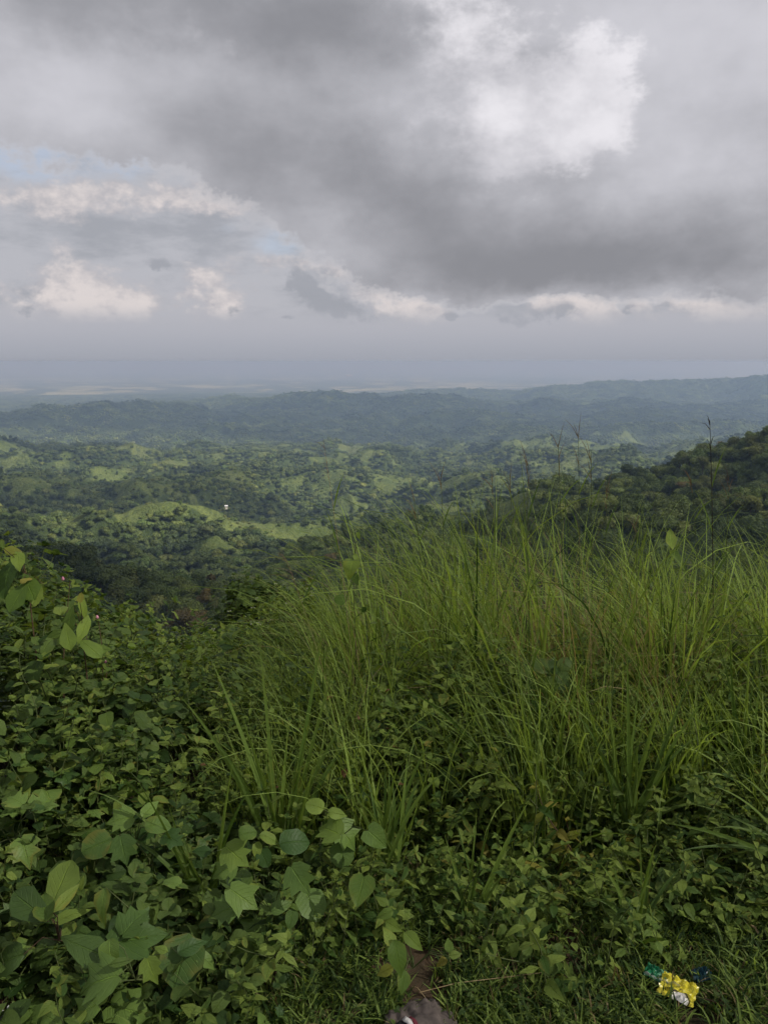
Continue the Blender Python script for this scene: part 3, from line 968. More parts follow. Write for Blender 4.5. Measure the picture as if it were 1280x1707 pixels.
def leaf_geo(kind, fold=.22, droop=.25, wave=.05, twist=0.0, seed=0):
    """unit-length leaf along +Y, face up; V, F(quads), uv"""
    ts, ws, ys, asp = PROFILE[kind]
    cols = [-1, -.5, 0, .5, 1]
    V, UV = [], []
    rs = random.Random(seed)
    for i, t in enumerate(ts):
        for c in cols:
            w = ws[i] * asp * .5 * (1 + rs.uniform(-.08, .08))
            x = c * w
            y = t + ys[i] * abs(c) + (rs.uniform(-.015, .015) if abs(c) == 1 else 0)
            z = fold * abs(x) * (1.0 - .45 * abs(c)) - droop * t * t + wave * math.sin(t * 11 + c * 2 + seed) * abs(c)
            a = twist * t
            x, z = x * math.cos(a) - 0 * z, z + x * math.sin(a)
            y2 = y * (1 - .18 * droop * t)
            V.append((x, y2, z)); UV.append((.5 + c * .5, t))
    F = []
    n = len(cols)
    for i in range(len(ts) - 1):
        for j in range(n - 1):
            F.append((i * n + j, i * n + j + 1, (i + 1) * n + j + 1, (i + 1) * n + j))
    return np.array(V), np.array(F), np.array(UV)


LEAVES = {}
for kd in PROFILE:
    LEAVES[kd] = [leaf_geo(kd, f, d, w, tw, s) for s, (f, d, w, tw) in enumerate([(.22, .18, .03, .1), (.35, .38, .05, -.2), (.12, .10, .05, .25), (.28, .55, .04, -.1)])]
_lm = {}


def leaf_mesh(kind, v, mat):
    k = (kind, v, mat.name)
    if k not in _lm:
        V, F, uv = LEAVES[kind][v]
        _lm[k] = mesh_np(kind + '_leaf', V, F, [mat], True, uv, {'rnd': np.zeros(len(V))})
    return _lm[k]


def tube_geo(pts, r0, r1, k=5):
    pts = np.array(pts, float); n = len(pts)
    V = []
    for i, p in enumerate(pts):
        d = pts[min(i + 1, n - 1)] - pts[max(i - 1, 0)]
        d /= (np.linalg.norm(d) + 1e-9)
        u = np.cross(d, (.31, .95, .12)); u /= (np.linalg.norm(u) + 1e-9); w = np.cross(d, u)
        r = r0 + (r1 - r0) * i / (n - 1)
        for q in range(k):
            a = 2 * math.pi * q / k
            V.append(p + (u * math.cos(a) + w * math.sin(a)) * r)
    F = [(i * k + q, i * k + (q + 1) % k, (i + 1) * k + (q + 1) % k, (i + 1) * k + q) for i in range(n - 1) for q in range(k)]
    return np.array(V), np.array(F)


def leaf_matrix(p, az_, pitch, size, roll=0.0):
    """leaf base at p, pointing to azimuth az_ with its blade raised by pitch"""
    return Matrix.Translation(p) @ Euler((0, 0, az_), 'XYZ').to_matrix().to_4x4() @ Euler((pitch, 0, 0), 'XYZ').to_matrix().to_4x4() @ Euler((0, roll, 0), 'XYZ').to_matrix().to_4x4() @ Matrix.Scale(size, 4)


def curve_pts(h, lean, az_, n=8, wob=.02, rs=random):
    P = []
    ph = rs.uniform(0, 6)
    for i in range(n + 1):
        t = i / n
        o = lean * t ** 1.7
        P.append(Vector((math.sin(az_) * o + wob * math.sin(t * 5 + ph) * t, math.cos(az_) * o + wob * math.cos(t * 4 + ph) * t, h * t * (1 - .12 * (lean / h if h else 0) * t))))
    return P


def plan_herb(rs, h, size, kinds=('ovate',), nodes=6, lean=.1, az_=0.0, tip=4, pitch=(-.1, .5), whorl=2, start=.25, petiole=.15):
    """a leafy stem: (stem points, [(kind, variant, matrix)])"""
    pts = curve_pts(h, lean, az_, 9, .02, rs)
    L, pet = [], []
    a0 = rs.uniform(0, 6.28)
    for k in range(nodes):
        t = start + (1 - start) * (k + rs.uniform(-.15, .15)) / nodes
        t = min(max(t, .05), .97)
        q = t * 9; i = int(q); p = pts[i].lerp(pts[min(i + 1, 9)], q - i)
        s = size * (1.12 - .45 * t) * rs.uniform(.85, 1.15)
        for w in range(whorl):
            a = a0 + k * 1.57 + w * 2 * math.pi / whorl + rs.uniform(-.3, .3)
            pi_ = rs.uniform(*pitch)
            d = Vector((-math.sin(a) * math.cos(pi_ + .2), math.cos(a) * math.cos(pi_ + .2), math.sin(pi_ + .3)))
            b = p + d * s * petiole
            if petiole > .3: pet.append((p, b))
            L.append((rs.choice(kinds), rs.randrange(4), leaf_matrix(b, a, pi_, s, rs.uniform(-.25, .25))))
    for w in range(tip):
        a = a0 + w * 2.4
        L.append((rs.choice(kinds), rs.randrange(4), leaf_matrix(pts[-1], a, rs.uniform(.25, 1.0), size * rs.uniform(.35, .6), rs.uniform(-.2, .2))))
    return pts, L, pet


def join_plan(plans, r0=.0022, leafmat=0):
    """merge plans into one mesh: material 0 = leaf, 1 = stem"""
    Vs, Fs, UVs, M, RN, n = [], [], [], [], [], 0
    for pts, L, pet in plans:
        V, F = tube_geo(pts, r0, r0 * .4, 4)
        Vs.append(V); Fs.append(F + n); UVs.append(np.full((len(V), 2), .5)); M += [1] * len(F); RN.append(np.zeros(len(V))); n += len(V)
        for a, b in pet:
            V, F = tube_geo([a, (a + b) / 2 + Vector((0, 0, .004)), b], r0 * .5, r0 * .35, 3)
            Vs.append(V); Fs.append(F + n); UVs.append(np.full((len(V), 2), .5)); M += [1] * len(F); RN.append(np.zeros(len(V))); n += len(V)
        for kd, v, mt in L:
            V, F, uv = LEAVES[kd][v]
            mm = np.array(mt); V = V @ mm[:3, :3].T + mm[:3, 3]
            Vs.append(V); Fs.append(F + n); UVs.append(uv); M += [0] * len(F); RN.append(np.full(len(V), random.random())); n += len(V)
    return np.concatenate(Vs), np.concatenate(Fs), np.concatenate(UVs), M, np.concatenate(RN)


def plan_mesh(name, plans, mats, r0=.0022):
    V, F, uv, M, rn = join_plan(plans, r0)
    return mesh_np(name, V, F, mats, True, uv, {'rnd': rn}, M)


def blades(base, az_, L, W, th0, bend, nseg=8, droop_pow=1.6, rnd=None, twist=None):
    """many arching blades at once; returns V, F, uv, rnd"""
    base = np.asarray(base, float); n = len(base)
    t = np.linspace(0, 1, nseg + 1)
    th = th0[:, None] + bend[:, None] * t[None, :] ** droop_pow
    ds = L[:, None] / nseg
    hx = np.concatenate([np.zeros((n, 1)), np.cumsum(np.sin((th[:, 1:] + th[:, :-1]) / 2) * ds, 1)], 1)
    hz_ = np.concatenate([np.zeros((n, 1)), np.cumsum(np.cos((th[:, 1:] + th[:, :-1]) / 2) * ds, 1)], 1)
    ca, sa = np.cos(az_)[:, None], np.sin(az_)[:, None]
    C = np.stack([base[:, None, 0] + hx * sa, base[:, None, 1] + hx * ca, base[:, None, 2] + hz_], -1)
    w = W[:, None] * np.clip(np.minimum(.55 + t * 2.2, 1.0) * (1 - t ** 3.2), .03, 1)[None, :] * .5
    tw = (np.zeros(n) if twist is None else twist)[:, None] * t[None, :]
    side = np.stack([np.broadcast_to(ca, th.shape) * np.cos(tw), -np.broadcast_to(sa, th.shape) * np.cos(tw), np.sin(tw)], -1)
    nrm = np.stack([-np.cos(th) * sa, -np.cos(th) * ca, np.sin(th)], -1)
    l = C - side * w[..., None] + nrm * (w * .35)[..., None]; r = C + side * w[..., None] + nrm * (w * .35)[..., None]
    V = np.stack([l, C, r], 2).reshape(-1, 3)
    k = nseg + 1
    i = (np.arange(n)[:, None] * k + np.arange(nseg)[None, :]).ravel() * 3
    F = np.concatenate([np.stack([i, i + 1, i + 4, i + 3], -1), np.stack([i + 1, i + 2, i + 5, i + 4], -1)])
    uv = np.stack([np.tile([0., .5, 1.], n * k), np.repeat(np.tile(t * .2, n), 3)], -1)
    if rnd is None: rnd = np.random.RandomState(n).uniform(0, 1, n)
    return V, F, uv, np.repeat(rnd, k * 3)


# top of the herb layer: photo column (from x/y) against distance
_CX = [-300, 0, 150, 270, 400, 560, 700, 900, 1280, 1600]
_CY = [1.5, 1.75, 2.0, 2.5, 3, 3.5, 4, 5, 6, 7]
_CT = np.array([
    [.05, .10, .24, .60, .85, .95, .95, .90, .60, .20],
    [.04, .08, .20, .48, .62, .72, .70, .55, .30, .00],
    [.04, .08, .18, .44, .56, .56, .44, .10, -.30, -.8],
    [.03, .07, .15, .33, .40, .28, .10, -.30, -.75, -1.3],
    [.02, .05, .12, .25, .32, .25, .14, -.12, -.38, -.9],
    [-.05, -.02, .09, .25, .36, .26, .16, -.08, -.40, -.9],
    [-.20, -.05, .09, .27, .47, .38, .20, -.08, -.40, -.9],
    [-.20, -.08, .07, .27, .49, .40, .20, -.08, -.40, -.9],
    [-.20, -.06, .08, .29, .50, .42, .24, -.05, -.40, -.9],
    [-.20, -.06, .08, .29, .50, .42, .24, -.05, -.40, -.9]])


def canopy(x, y):
    x = np.asarray(x, float); y = np.asarray(y, float)
    px = 640 + F_PX * x / np.maximum(y * 1.1, .3)
    fi = np.interp(px, _CX, np.arange(len(_CX))); i = np.clip(fi.astype(int), 0, len(_CX) - 2); f = fi - i
    fj = np.interp(y, _CY, np.arange(len(_CY))); j = np.clip(fj.astype(int), 0, len(_CY) - 2); g = fj - j
    T = _CT
    z = (T[i, j] * (1 - f) + T[i + 1, j] * f) * (1 - g) + (T[i, j + 1] * (1 - f) + T[i + 1, j + 1] * f) * g
    return z + .10 * np.interp(y, [1.8, 2.6], [.35, 1]) * fbm(x * 1.7 + 5, y * 1.7, 3) + .03 * fbm(x * 7, y * 7, 2)


rs = random.Random(3)
# ---- undergrowth sprigs
sp = []
def P_(n_, **kw):
    return plan_herb(rs, **kw)
for k in range(7):                                                     # ordinary opposite-leaved herbs
    sp.append(plan_mesh('herb_sprig', [plan_herb(rs, .26, .055, ('ovate', 'ovate', 'lance'), 5, .06, rs.uniform(0, 6), 5)], [LF_HERB, STEM_G]))
for k in range(3):                                                     # narrow-leaved
    sp.append(plan_mesh('herb_sprig', [plan_herb(rs, .28, .065, ('lance',), 6, .08, rs.uniform(0, 6), 5)], [LF_HERB, STEM_G]))
for k in range(4):                                                     # dark soft herb of the left side
    sp.append(plan_mesh('herb_sprig', [plan_herb(rs, .24, .075, ('ovate', 'round'), 4, .05, rs.uniform(0, 6), 4)], [LF_DARK, STEM_G]))
for k in range(3):                                                     # lobed vine
    sp.append(plan_mesh('vine_sprig', [plan_herb(rs, .20, .11, ('lobed', 'lobed3', 'heart'), 4, .12, rs.uniform(0, 6), 2, (-.3, .3), 1, .2, .5)], [LF_LOBE, STEM_G]))
for k in range(2):                                                     # fresh tips
    sp.append(plan_mesh('herb_sprig', [plan_herb(rs, .24, .045, ('ovate',), 6, .05, rs.uniform(0, 6), 6)], [LF_FRESH, STEM_G]))
for k in range(1):
    sp.append(plan_mesh('herb_sprig', [plan_herb(rs, .24, .045, ('ovate',), 4, .05, rs.uniform(0, 6), 3)], [LF_GOLD, STEM_B]))
UC = proto_collection('undergrowth_sprig', sp)
q = np.random.RandomState(21)


def fg_points(n, y0, y1, pxlo=-500, pxhi=1800, pw=1.0):
    y = np.sqrt(q.uniform(y0 ** 2, y1 ** 2, n)); px = q.uniform(pxlo, pxhi, n)
    return (px - 640) / F_PX * y * 1.1, y, px


Xs, Ys, Ps = fg_points(14500, 1.6, 7.2)
keep = np.ones(Xs.size, bool)
bare = (Ps > 600) & (Ys < 1.92 + .07 * np.sin(Xs * 9) + .05 * np.sin(Xs * 23)) | ((Ps > 470) & (Ys < 1.8))
keep &= ~bare
grassy = (Ps > 560) & (Ys > 3.4)
keep &= ~(grassy & (q.uniform(0, 1, Xs.size) < .6))
Xs, Ys, Ps = Xs[keep], Ys[keep], Ps[keep]
G = land(Xs, Ys); Cn = canopy(Xs, Ys)
depth_ = np.abs(q.normal(0, 1, Xs.size)) * .16
Sc = q.uniform(.7, 1.35, Xs.size) * np.interp(Ys, [2.2, 2.8], [.78, 1.0])
tallm = q.uniform(0, 1, Xs.size) < .10
Sc = np.where(tallm, Sc * 1.25, Sc)
Zs = np.maximum(Cn - depth_ - .26 * Sc + tallm * q.uniform(.08, .24, Xs.size), G - .05)
idx = np.zeros(Xs.size, int)
for i in range(Xs.size):
    p_ = Ps[i]; u = q.uniform()
    if p_ < 480 and Ys[i] < 2.5: c = [10, 11, 12, 13, 10, 11, 14, 16, 0, 1, 2, 3, 4, 15]
    elif p_ < 300: c = [0, 1, 2, 3, 10, 11, 12, 13, 4, 17, 10, 12]
    elif p_ < 560: c = [0, 1, 2, 3, 4, 7, 5, 6, 17, 18, 10]
    else: c = [0, 1, 2, 3, 4, 5, 6, 7, 8, 9, 0, 1, 5, 6, 17, 11]
    idx[i] = c[int(u * len(c))]
    if q.uniform() < .03 and p_ > 500: idx[i] = 19
rot = np.stack([q.normal(0, .28, Xs.size), q.normal(0, .28, Xs.size), q.uniform(0, 6.28, Xs.size)], -1)
rot[:, 0] += .22                                                       # shoots lean out over the drop towards the road
scatter('undergrowth', np.stack([Xs, Ys, Zs], -1), rot, Sc, idx, UC, 'tangled leafy undergrowth filling the verge bank', 'undergrowth')

# ---- short turf on the open verge
tf = []
for k in range(6):
    n = 16
    a = q.uniform(0, 6.28, n)
    tf.append(blades(np.stack([q.normal(0, .018, n), q.normal(0, .018, n), np.full(n, -.004)], -1), a, q.uniform(.03, .085, n), q.uniform(.003, .0065, n), q.uniform(.2, .9, n), q.uniform(.2, 1.3, n), 4))
TB = [mesh_np('turf_tuft', V, F, [BLADE if k != 5 else DRY], True, uv, {'rnd': rn}) for k, (V, F, uv, rn) in enumerate(tf)]
for k in range(2):
    TB.append(plan_mesh('turf_herb', [plan_herb(rs, .05, .022, ('ovate',), 3, .02, rs.uniform(0, 6), 3)], [LF_DARK, STEM_B], .0008))
xs, ys, ps = fg_points(15000, 1.25, 2.7, -450, 2100)
k = (fbm(xs * 5, ys * 5, 3) > -.30) & ((ps > 400) | (ys > 1.6))
xs, ys = xs[k], ys[k]
scatter('turf', np.stack([xs, ys, land(xs, ys)], -1), np.stack([q.normal(0, .2, xs.size), q.normal(0, .2, xs.size), q.uniform(0, 6.28, xs.size)], -1),
        q.uniform(.6, 1.3, xs.size), q.choice(8, xs.size, p=[.18, .18, .18, .16, .14, .05, .06, .05]), proto_collection('turf_tuft', TB), 'short creeping turf on the open verge', 'grass')

# ---- the tall grass stand
SILG = np.array([(-300, 1000), (300, 1150), (420, 1080), (520, 980), (560, 925), (620, 870), (700, 840), (780, 810), (880, 765), (950, 760), (1020, 800), (1080, 850), (1140, 880), (1200, 880), (1300, 870), (1700, 870)], float)
def grass_stand(n, y0, y1, lo, hi, wlo, whi, seed, up=1.0):
    z = np.random.RandomState(seed)
    nt_ = n // 26
    y = np.sqrt(z.uniform(y0 ** 2, y1 ** 2, nt_)); px = z.uniform(lo, hi, nt_)
    x = (px - 640) / F_PX * y * 1.08
    own = z.randint(0, nt_, n)
    bx_ = x[own] + z.normal(0, .05, n); by_ = y[own] + z.normal(0, .05, n)
    g = land(bx_, by_) - .02
    ang = np.arctan((np.interp(px[own], SILG[:, 0], SILG[:, 1]) - 853.5) / F_PX) + PITCH
    top = CAM_Z - by_ * np.tan(ang) * 1.0
    need = np.clip(top - g, .45, 1.9) * up
    # outward fan from the tussock, on the whole leaning left as in the wind
    az_ = np.arctan2(z.normal(0, 1, n) - .55, z.normal(0, .9, n) - .10)
    th_ = z.uniform(.84, 1.10, nt_)[own]; hue = z.uniform(0, 1, nt_)[own]
    L = need * th_ * np.where(z.uniform(0, 1, n) < .12, z.uniform(.85, 1.15, n), z.uniform(.52, .98, n))
    th0 = np.abs(z.normal(.12, .16, n)); bend = np.abs(z.normal(.7, .75, n)) + .08
    L = np.minimum(L * (1 + .18 * bend), need * (1.02 + .16 * bend))
    thin = np.where(L > need * .95, .62, 1.0)
    return blades(np.stack([bx_, by_, g], -1), az_, L, z.uniform(wlo, whi, n) * thin * np.where(z.uniform(0, 1, n) < .14, 1.3, 1.0), th0, bend, 8, 1.9, np.clip(hue * .5 + z.uniform(0, 1, n) * .6, 0, .999), z.normal(0, .8, n)), need


(gV, gF, gU, gR), _ = grass_stand(3500, 3.05, 5.8, 590, 1500, .0065, .0155, 1)
(hV, hF, hU, hR), _ = grass_stand(1500, 2.8, 5.4, 400, 640, .004, .008, 2, .85)
(kV, kF, kU, kR), _ = grass_stand(1500, 2.35, 3.2, 360, 1500, .005, .0105, 3, .56)
(lV, lF, lU, lR), _ = grass_stand(500, 2.6, 4.2, -200, 420, .0035, .006, 9, .55)
def cat_geo(L):
    n, A, B, C, D_ = 0, [], [], [], []
    for V, F, U, R_ in L:
        A.append(V); B.append(F + n); C.append(U); D_.append(R_); n += len(V)
    return np.concatenate(A), np.concatenate(B), np.concatenate(C), np.concatenate(D_)
V, F, U_, R_ = cat_geo([(gV, gF, gU, gR), (hV, hF, hU, hR), (kV, kF, kU, kR), (lV, lF, lU, lR)])
tag(obj('tall_grass', mesh_np('tall_grass', V, F, [BLADE], True, U_, {'rnd': R_})), 'dense stand of tall green grass on the verge', 'grass', None, 'stuff')
(V, F, U_, R_), _ = grass_stand(1300, 2.9, 5.2, 540, 1500, .003, .006, 4, .85)
tag(obj('dry_grass', mesh_np('dry_grass', V, F, [DRY], True, U_, {'rnd': R_})), 'dry straw coloured blades among the tall grass', 'grass', None, 'stuff')

# ------------------------------------------------------------------ single plants of the verge
LEAF_TILT = Vector((0, -.52, .85)).normalized()


def part_leaf(parent, inv, kind, v, mat, M):
    o = bpy.data.objects.new('leaf', leaf_mesh(kind, v, mat)); col.objects.link(o)
    o.parent = parent; o.matrix_local = inv @ M
    return o


def tube_obj(name, parent, pts, r0, r1, mat, k=5):
    V, F = tube_geo([tuple(p) for p in pts], r0, r1, k)
    return obj(name, mesh_np(name, V, F, [mat]), parent)


def stem_plant(name, cat, label, group, px, py, Y, size, kinds, mat, stem_mat=None, nodes=6, lean=.08, az_=0.0, tip=4, pitch=(-.2, .5), whorl=2, span=.30, petiole=.15, extra=0, seed=0, r0=.003, accent=None):
    """plant whose shoot tip is seen at (px, py), Y metres ahead, rooted on the bank below it"""
    r = random.Random(seed * 7 + int(px) * 13 + int(py))
    T = at(px, py, Y)
    bx_, by_ = T.x - math.sin(az_) * lean, T.y - math.cos(az_) * lean
    gz = float(land(bx_, by_)) - .02
    h = max(T.z - gz, .10)
    start = max(1 - span / h, .12) if h > span else .15
    t = empty(name, (bx_, by_, gz))
    tag(t, label, cat, group)
    pts, L, pet = plan_herb(r, h, size, kinds, nodes, lean, az_, tip, pitch, whorl, start, petiole)
    tube_obj('stem', t, pts, r0, r0 * .45, stem_mat or STEM_G)
    for a, b in pet:
        tube_obj('leaf_stalk', t, [a, (a + b) / 2 + Vector((0, 0, .003)), b], r0 * .4, r0 * .3, stem_mat or STEM_G, 4)
    for i, (kd, v, M) in enumerate(L):
        mm = mat
        if accent and r.random() < accent[1]: mm = accent[0]
        part_leaf(t, Matrix(), kd, v, mm, M)
    return t


# --- herbs whose shoots make the upper surface of the bank
def depth_for(px, py):
    for Y in np.arange(1.7, 6.5, .04):
        T = at(px, py, Y)
        if T.z <= canopy(T.x, T.y) + .02 and T.z > land(T.x, T.y) + .06:
            return float(Y)
    return None


zr = random.Random(12)
ZONES = [
    # name, px range, py range, columns, rows, kinds, mat, size, look, where, accent
    ((700, 1270), (1110, 1550), 11, 5, ('ovate', 'lance'), LF_HERB, .068, 'green herb shoot', 'below the tall grass', (LF_GOLD, .11)),
    ((610, 780), (1440, 1640), 3, 3, ('ovate',), LF_FRESH, .052, 'fresh green herb shoot', 'beside the brown bag', (LF_GOLD, .09)),
    ((330, 690), (1120, 1330), 6, 4, ('ovate', 'ovate', 'lance'), LF_HERB, .052, 'green herb shoot', 'left of the tall grass', (LF_BROWN, .03)),
    ((10, 300), (1060, 1300), 5, 4, ('ovate', 'round'), LF_HERB, .062, 'bushy herb shoot', 'on the upper left bank', (LF_GOLD, .01)),
    ((10, 340), (1330, 1640), 5, 5, ('ovate', 'ovate', 'round'), LF_DARK, .068, 'soft dark herb shoot', 'among the lobed vines', None),
    ((1110, 1275), (1330, 1480), 4, 2, ('lance', 'ovate'), LF_DARK, .085, 'large leaved dark herb shoot', 'above the yellow wrapper', None),
]
ROWN = ['top row', 'second row', 'middle row', 'fourth row', 'bottom row']
for (x0, x1), (y0, y1), nc, nr, kinds, mt, sz, look, where, acc in ZONES:
    for rI in range(nr):
        made = []
        for cI in range(nc):
            px = x0 + (x1 - x0) * (cI + .5 + zr.uniform(-.38, .38)) / nc
            py = y0 + (y1 - y0) * (rI + .5 + zr.uniform(-.35, .35)) / nr
            Y = depth_for(px, py)
            if Y is None: continue
            made.append((px, py, Y))
        made.sort()
        for k, (px, py, Y) in enumerate(made):
            mm = mt
            if mt is LF_HERB and zr.random() < .4: mm = LF_FRESH
            lb = '%s, %s from left in %s %s' % (look, ORD[k], ROWN[rI if nr > 3 else rI * 2 if nr == 3 else rI * 4], where)
            stem_plant('herb_plant', 'herb', lb, 'herb shoots on the verge bank', px, py, Y, sz * zr.uniform(.85, 1.2), kinds, mm, nodes=zr.randint(4, 6), lean=zr.uniform(.02, .14), az_=zr.uniform(2.2, 4.2), seed=k, accent=acc, span=.24)

# --- broad-leaved plants
def leaf_facing(c, size, ang, n=LEAF_TILT, roll=0.0):
    """leaf of given length centred at c, tip towards the picture angle ang (0 right, 90 up), face to n"""
    n = n.normalized()
    right = Vector((1, 0, 0)); up = n.cross(right).normalized()
    right = up.cross(n).normalized()
    Yv = (right * math.cos(R(ang)) + up * math.sin(R(ang))).normalized()
    n2 = (n + Yv.cross(n) * roll).normalized()
    X = Yv.cross(n2).normalized(); n2 = X.cross(Yv)
    M = Matrix(((X.x, Yv.x, n2.x, 0), (X.y, Yv.y, n2.y, 0), (X.z, Yv.z, n2.z, 0), (0, 0, 0, 1)))
    b = c - Yv * size * .5
    return Matrix.Translation(b) @ M @ Matrix.Scale(size, 4), b


def leaf_list_plant(name, cat, label, group, root_px, Y, leaves, mat, stem_mat=STEM_G, root=None, dz=.0):
    """leaves: (px, py, length in photo px, kind, angle, [material]) on stalks rising from one root"""
    rp = at(root_px[0], root_px[1], Y + .12)
    gz = float(land(rp.x, rp.y))
    t = empty(name, (rp.x, rp.y, gz)); tag(t, label, cat, group)
    inv = Matrix.Translation((-rp.x, -rp.y, -gz))
    r = random.Random(int(root_px[0] * 3 + root_px[1]))
    # a main runner through the middle of the leaves, stalks to each leaf
    hub = Vector((0, 0, 0))
    bases = []
    for l in leaves:
        px, py, L, kd, ang = l[:5]; mt = l[5] if len(l) > 5 else mat
        Yl = Y + r.uniform(-.05, .07)
        c = at(px, py, Yl)
        size = L * (c - Vector((0, 0, CAM_Z))).length / F_PX * .86
        n = Vector((r.uniform(-.25, .25), -.62 + r.uniform(-.2, .2), .80))
        M, b = leaf_facing(c, size, ang, n, r.uniform(-.2, .2))
        part_leaf(t, inv, kd, r.randrange(4), mt, M)
        bases.append(b)
        hub += b
    hub = hub / len(bases) + Vector((0, .05, -.07))
    hub_l = inv @ hub
    root_v = Vector((0, 0, -.02))
    mid = root_v.lerp(hub_l, .5) + Vector((.03, .02, .04))
    tube_obj('stem', t, [root_v, mid, hub_l], .0035, .0022, stem_mat)
    for b in bases:
        e = inv @ b
        m_ = hub_l.lerp(e, .5) + Vector((0, .01, .02))
        tube_obj('leaf_stalk', t, [hub_l, m_, e], .0016, .0011, stem_mat, 4)
    return t


def yy(py, dz=.12):
    """distance at which a point dz above the flat verge is seen on row py"""
    dz = dz + .07 if dz >= .1 else dz
    a = PITCH + math.atan((py - 853.5) / F_PX)
    return (CAM_Z - dz) / math.tan(a)


G_V = 'lobed vines of the lower left bank'
leaf_list_plant('lobed_vine', 'vine', 'vine with one large pointed lobed leaf reaching left at the bottom of the bank', G_V, (215, 1665), yy(1640), [
    (155, 1635, 78, 'lobed', 190), (252, 1622, 44, 'lobed', -65, LF_FRESH), (203, 1604, 42, 'lance', 15, LF_HERB), (268, 1583, 26, 'ovate', 160, LF_FRESH), (180, 1590, 46, 'round', -85), (132, 1690, 60, 'lobed3', 200), (238, 1700, 84, 'round', -80, LF_BROAD)], LF_LOBE)
leaf_list_plant('lobed_vine', 'vine', 'vine with a wide jagged leaf right of the big-leaved seedling', G_V, (285, 1600), yy(1570), [
    (235, 1562, 96, 'lobed3', 15), (155, 1565, 46, 'ovate', 170), (302, 1602, 84, 'round', -100), (320, 1575, 52, 'ovate', 30), (265, 1592, 26, 'round', 70, LF_FRESH), (345, 1600, 44, 'ovate', -20), (165, 1512, 60, 'ovate', -100), (225, 1530, 60, 'lobed', 60)], LF_LOBE)
leaf_list_plant('lobed_vine', 'vine', 'pale topped vine of five stacked leaves in the middle of the left bank', G_V, (440, 1450), yy(1420, .2), [
    (395, 1428, 62, 'lobed', -40, LF_FRESH), (413, 1388, 34, 'round', 20, LF_FRESH), (452, 1396, 42, 'ovate', -10, LF_FRESH), (429, 1418, 32, 'ovate', -85, LF_FRESH), (490, 1401, 54, 'round', 10), (336, 1420, 36, 'ovate', 175), (370, 1452, 48, 'lobed', 200), (440, 1430, 34, 'round', -60)], LF_LOBE)
leaf_list_plant('lobed_vine', 'vine', 'fresh green vine shoot at the foot of the wide grass blades', G_V, (560, 1420), yy(1370, .24), [
    (524, 1343, 38, 'round', 160, LF_FRESH), (563, 1356, 38, 'ovate', -5, LF_FRESH), (545, 1380, 56, 'lobed', 150, LF_FRESH), (580, 1392, 58, 'lobed', -35), (570, 1425, 50, 'round', -80), (630, 1400, 46, 'heart', -40)], LF_LOBE)
leaf_list_plant('lobed_vine', 'vine', 'dark vine with pointed lobed leaves in the shadow below centre', G_V, (450, 1540), yy(1500, .14), [
    (500, 1470, 60, 'lobed', -55), (408, 1500, 62, 'lobed3', -30), (425, 1590, 62, 'round', -85), (470, 1510, 44, 'ovate', 30), (520, 1508, 60, 'round', -60), (370, 1520, 50, 'lobed', 200), (485, 1535, 40, 'ovate', -100)], LF_LOBE)
leaf_list_plant('lobed_vine', 'vine', 'vine of round and lobed leaves high on the left bank', G_V, (230, 1430), yy(1390, .22), [
    (197, 1366, 50, 'lobed', 190), (160, 1410, 56, 'round', 200), (262, 1372, 44, 'round', 20), (290, 1400, 46, 'lobed', -30), (205, 1420, 52, 'lobed', -70), (135, 1425, 40, 'round', -110), (250, 1345, 42, 'ovate', 60)], LF_LOBE)
leaf_list_plant('heart_vine', 'vine', 'heart shaped pale leaf standing out in the dark beside the fresh herb shoots', 'heart leaved vines', (620, 1560), yy(1490, .16), [
    (600, 1488, 52, 'heart', 255, LF_FRESH), (640, 1525, 34, 'ovate', 200, LF_FRESH), (655, 1545, 40, 'ovate', -30, LF_FRESH), (632, 1560, 26, 'ovate', -110, LF_HERB)], LF_FRESH)
leaf_list_plant('heart_vine', 'vine', 'heart leaved vine drooping over the brown bag', 'heart leaved vines', (650, 1640), yy(1600, .1), [
    (665, 1600, 60, 'ovate', -75, LF_FRESH), (648, 1562, 40, 'ovate', 120, LF_FRESH), (690, 1570, 44, 'ovate', -40), (672, 1640, 40, 'ovate', -100, LF_FRESH), (640, 1620, 34, 'ovate', 200, LF_GOLD), (648, 1680, 36, 'lance', -95), (735, 1605, 24, 'ovate', 205, LF_GOLD), (760, 1592, 24, 'ovate', 10, LF_HERB), (748, 1575, 28, 'ovate', 95)], LF_FRESH)
leaf_list_plant('climbing_vine', 'vine', 'vine climbing the leftmost tall grass with hanging heart leaves', 'heart leaved vines', (575, 1040), 3.3, [
    (583, 948, 36, 'heart', 250, LF_FRESH), (597, 892, 16, 'ovate', -80, LF_FRESH), (595, 930, 22, 'ovate', -50, LF_FRESH), (567, 1000, 26, 'round', 170, LF_FRESH), (592, 965, 30, 'ovate', -70, LF_HERB)], LF_FRESH)
leaf_list_plant('climbing_vine', 'vine', 'broad green leaf high in the tall grass on the right', 'heart leaved vines', (1120, 1000), 3.6, [
    (1118, 896, 60, 'lance', 80, LF_FRESH), (1132, 930, 50, 'lance', -60, LF_HERB)], LF_FRESH)

# seedling with big obovate leaves
leaf_list_plant('broadleaf_seedling', 'seedling', 'seedling with large oval leaves and a yellow-green tip at the lower left', None, (98, 1640), yy(1500, .24), [
    (50, 1512, 92, 'obovate', 150, LF_BROAD), (98, 1480, 96, 'obovate', 80, LF_HERB), (72, 1505, 66, 'ovate', 118, LF_FRESH), (118, 1525, 66, 'lance', 22, LF_FRESH), (68, 1592, 56, 'round', 215, LF_BROAD), (140, 1580, 90, 'obovate', -20, LF_BROAD), (112, 1495, 60, 'lance', 60, LF_HERB), (10, 1600, 60, 'round', 190, LF_BROAD)], LF_BROAD, STEM_B)

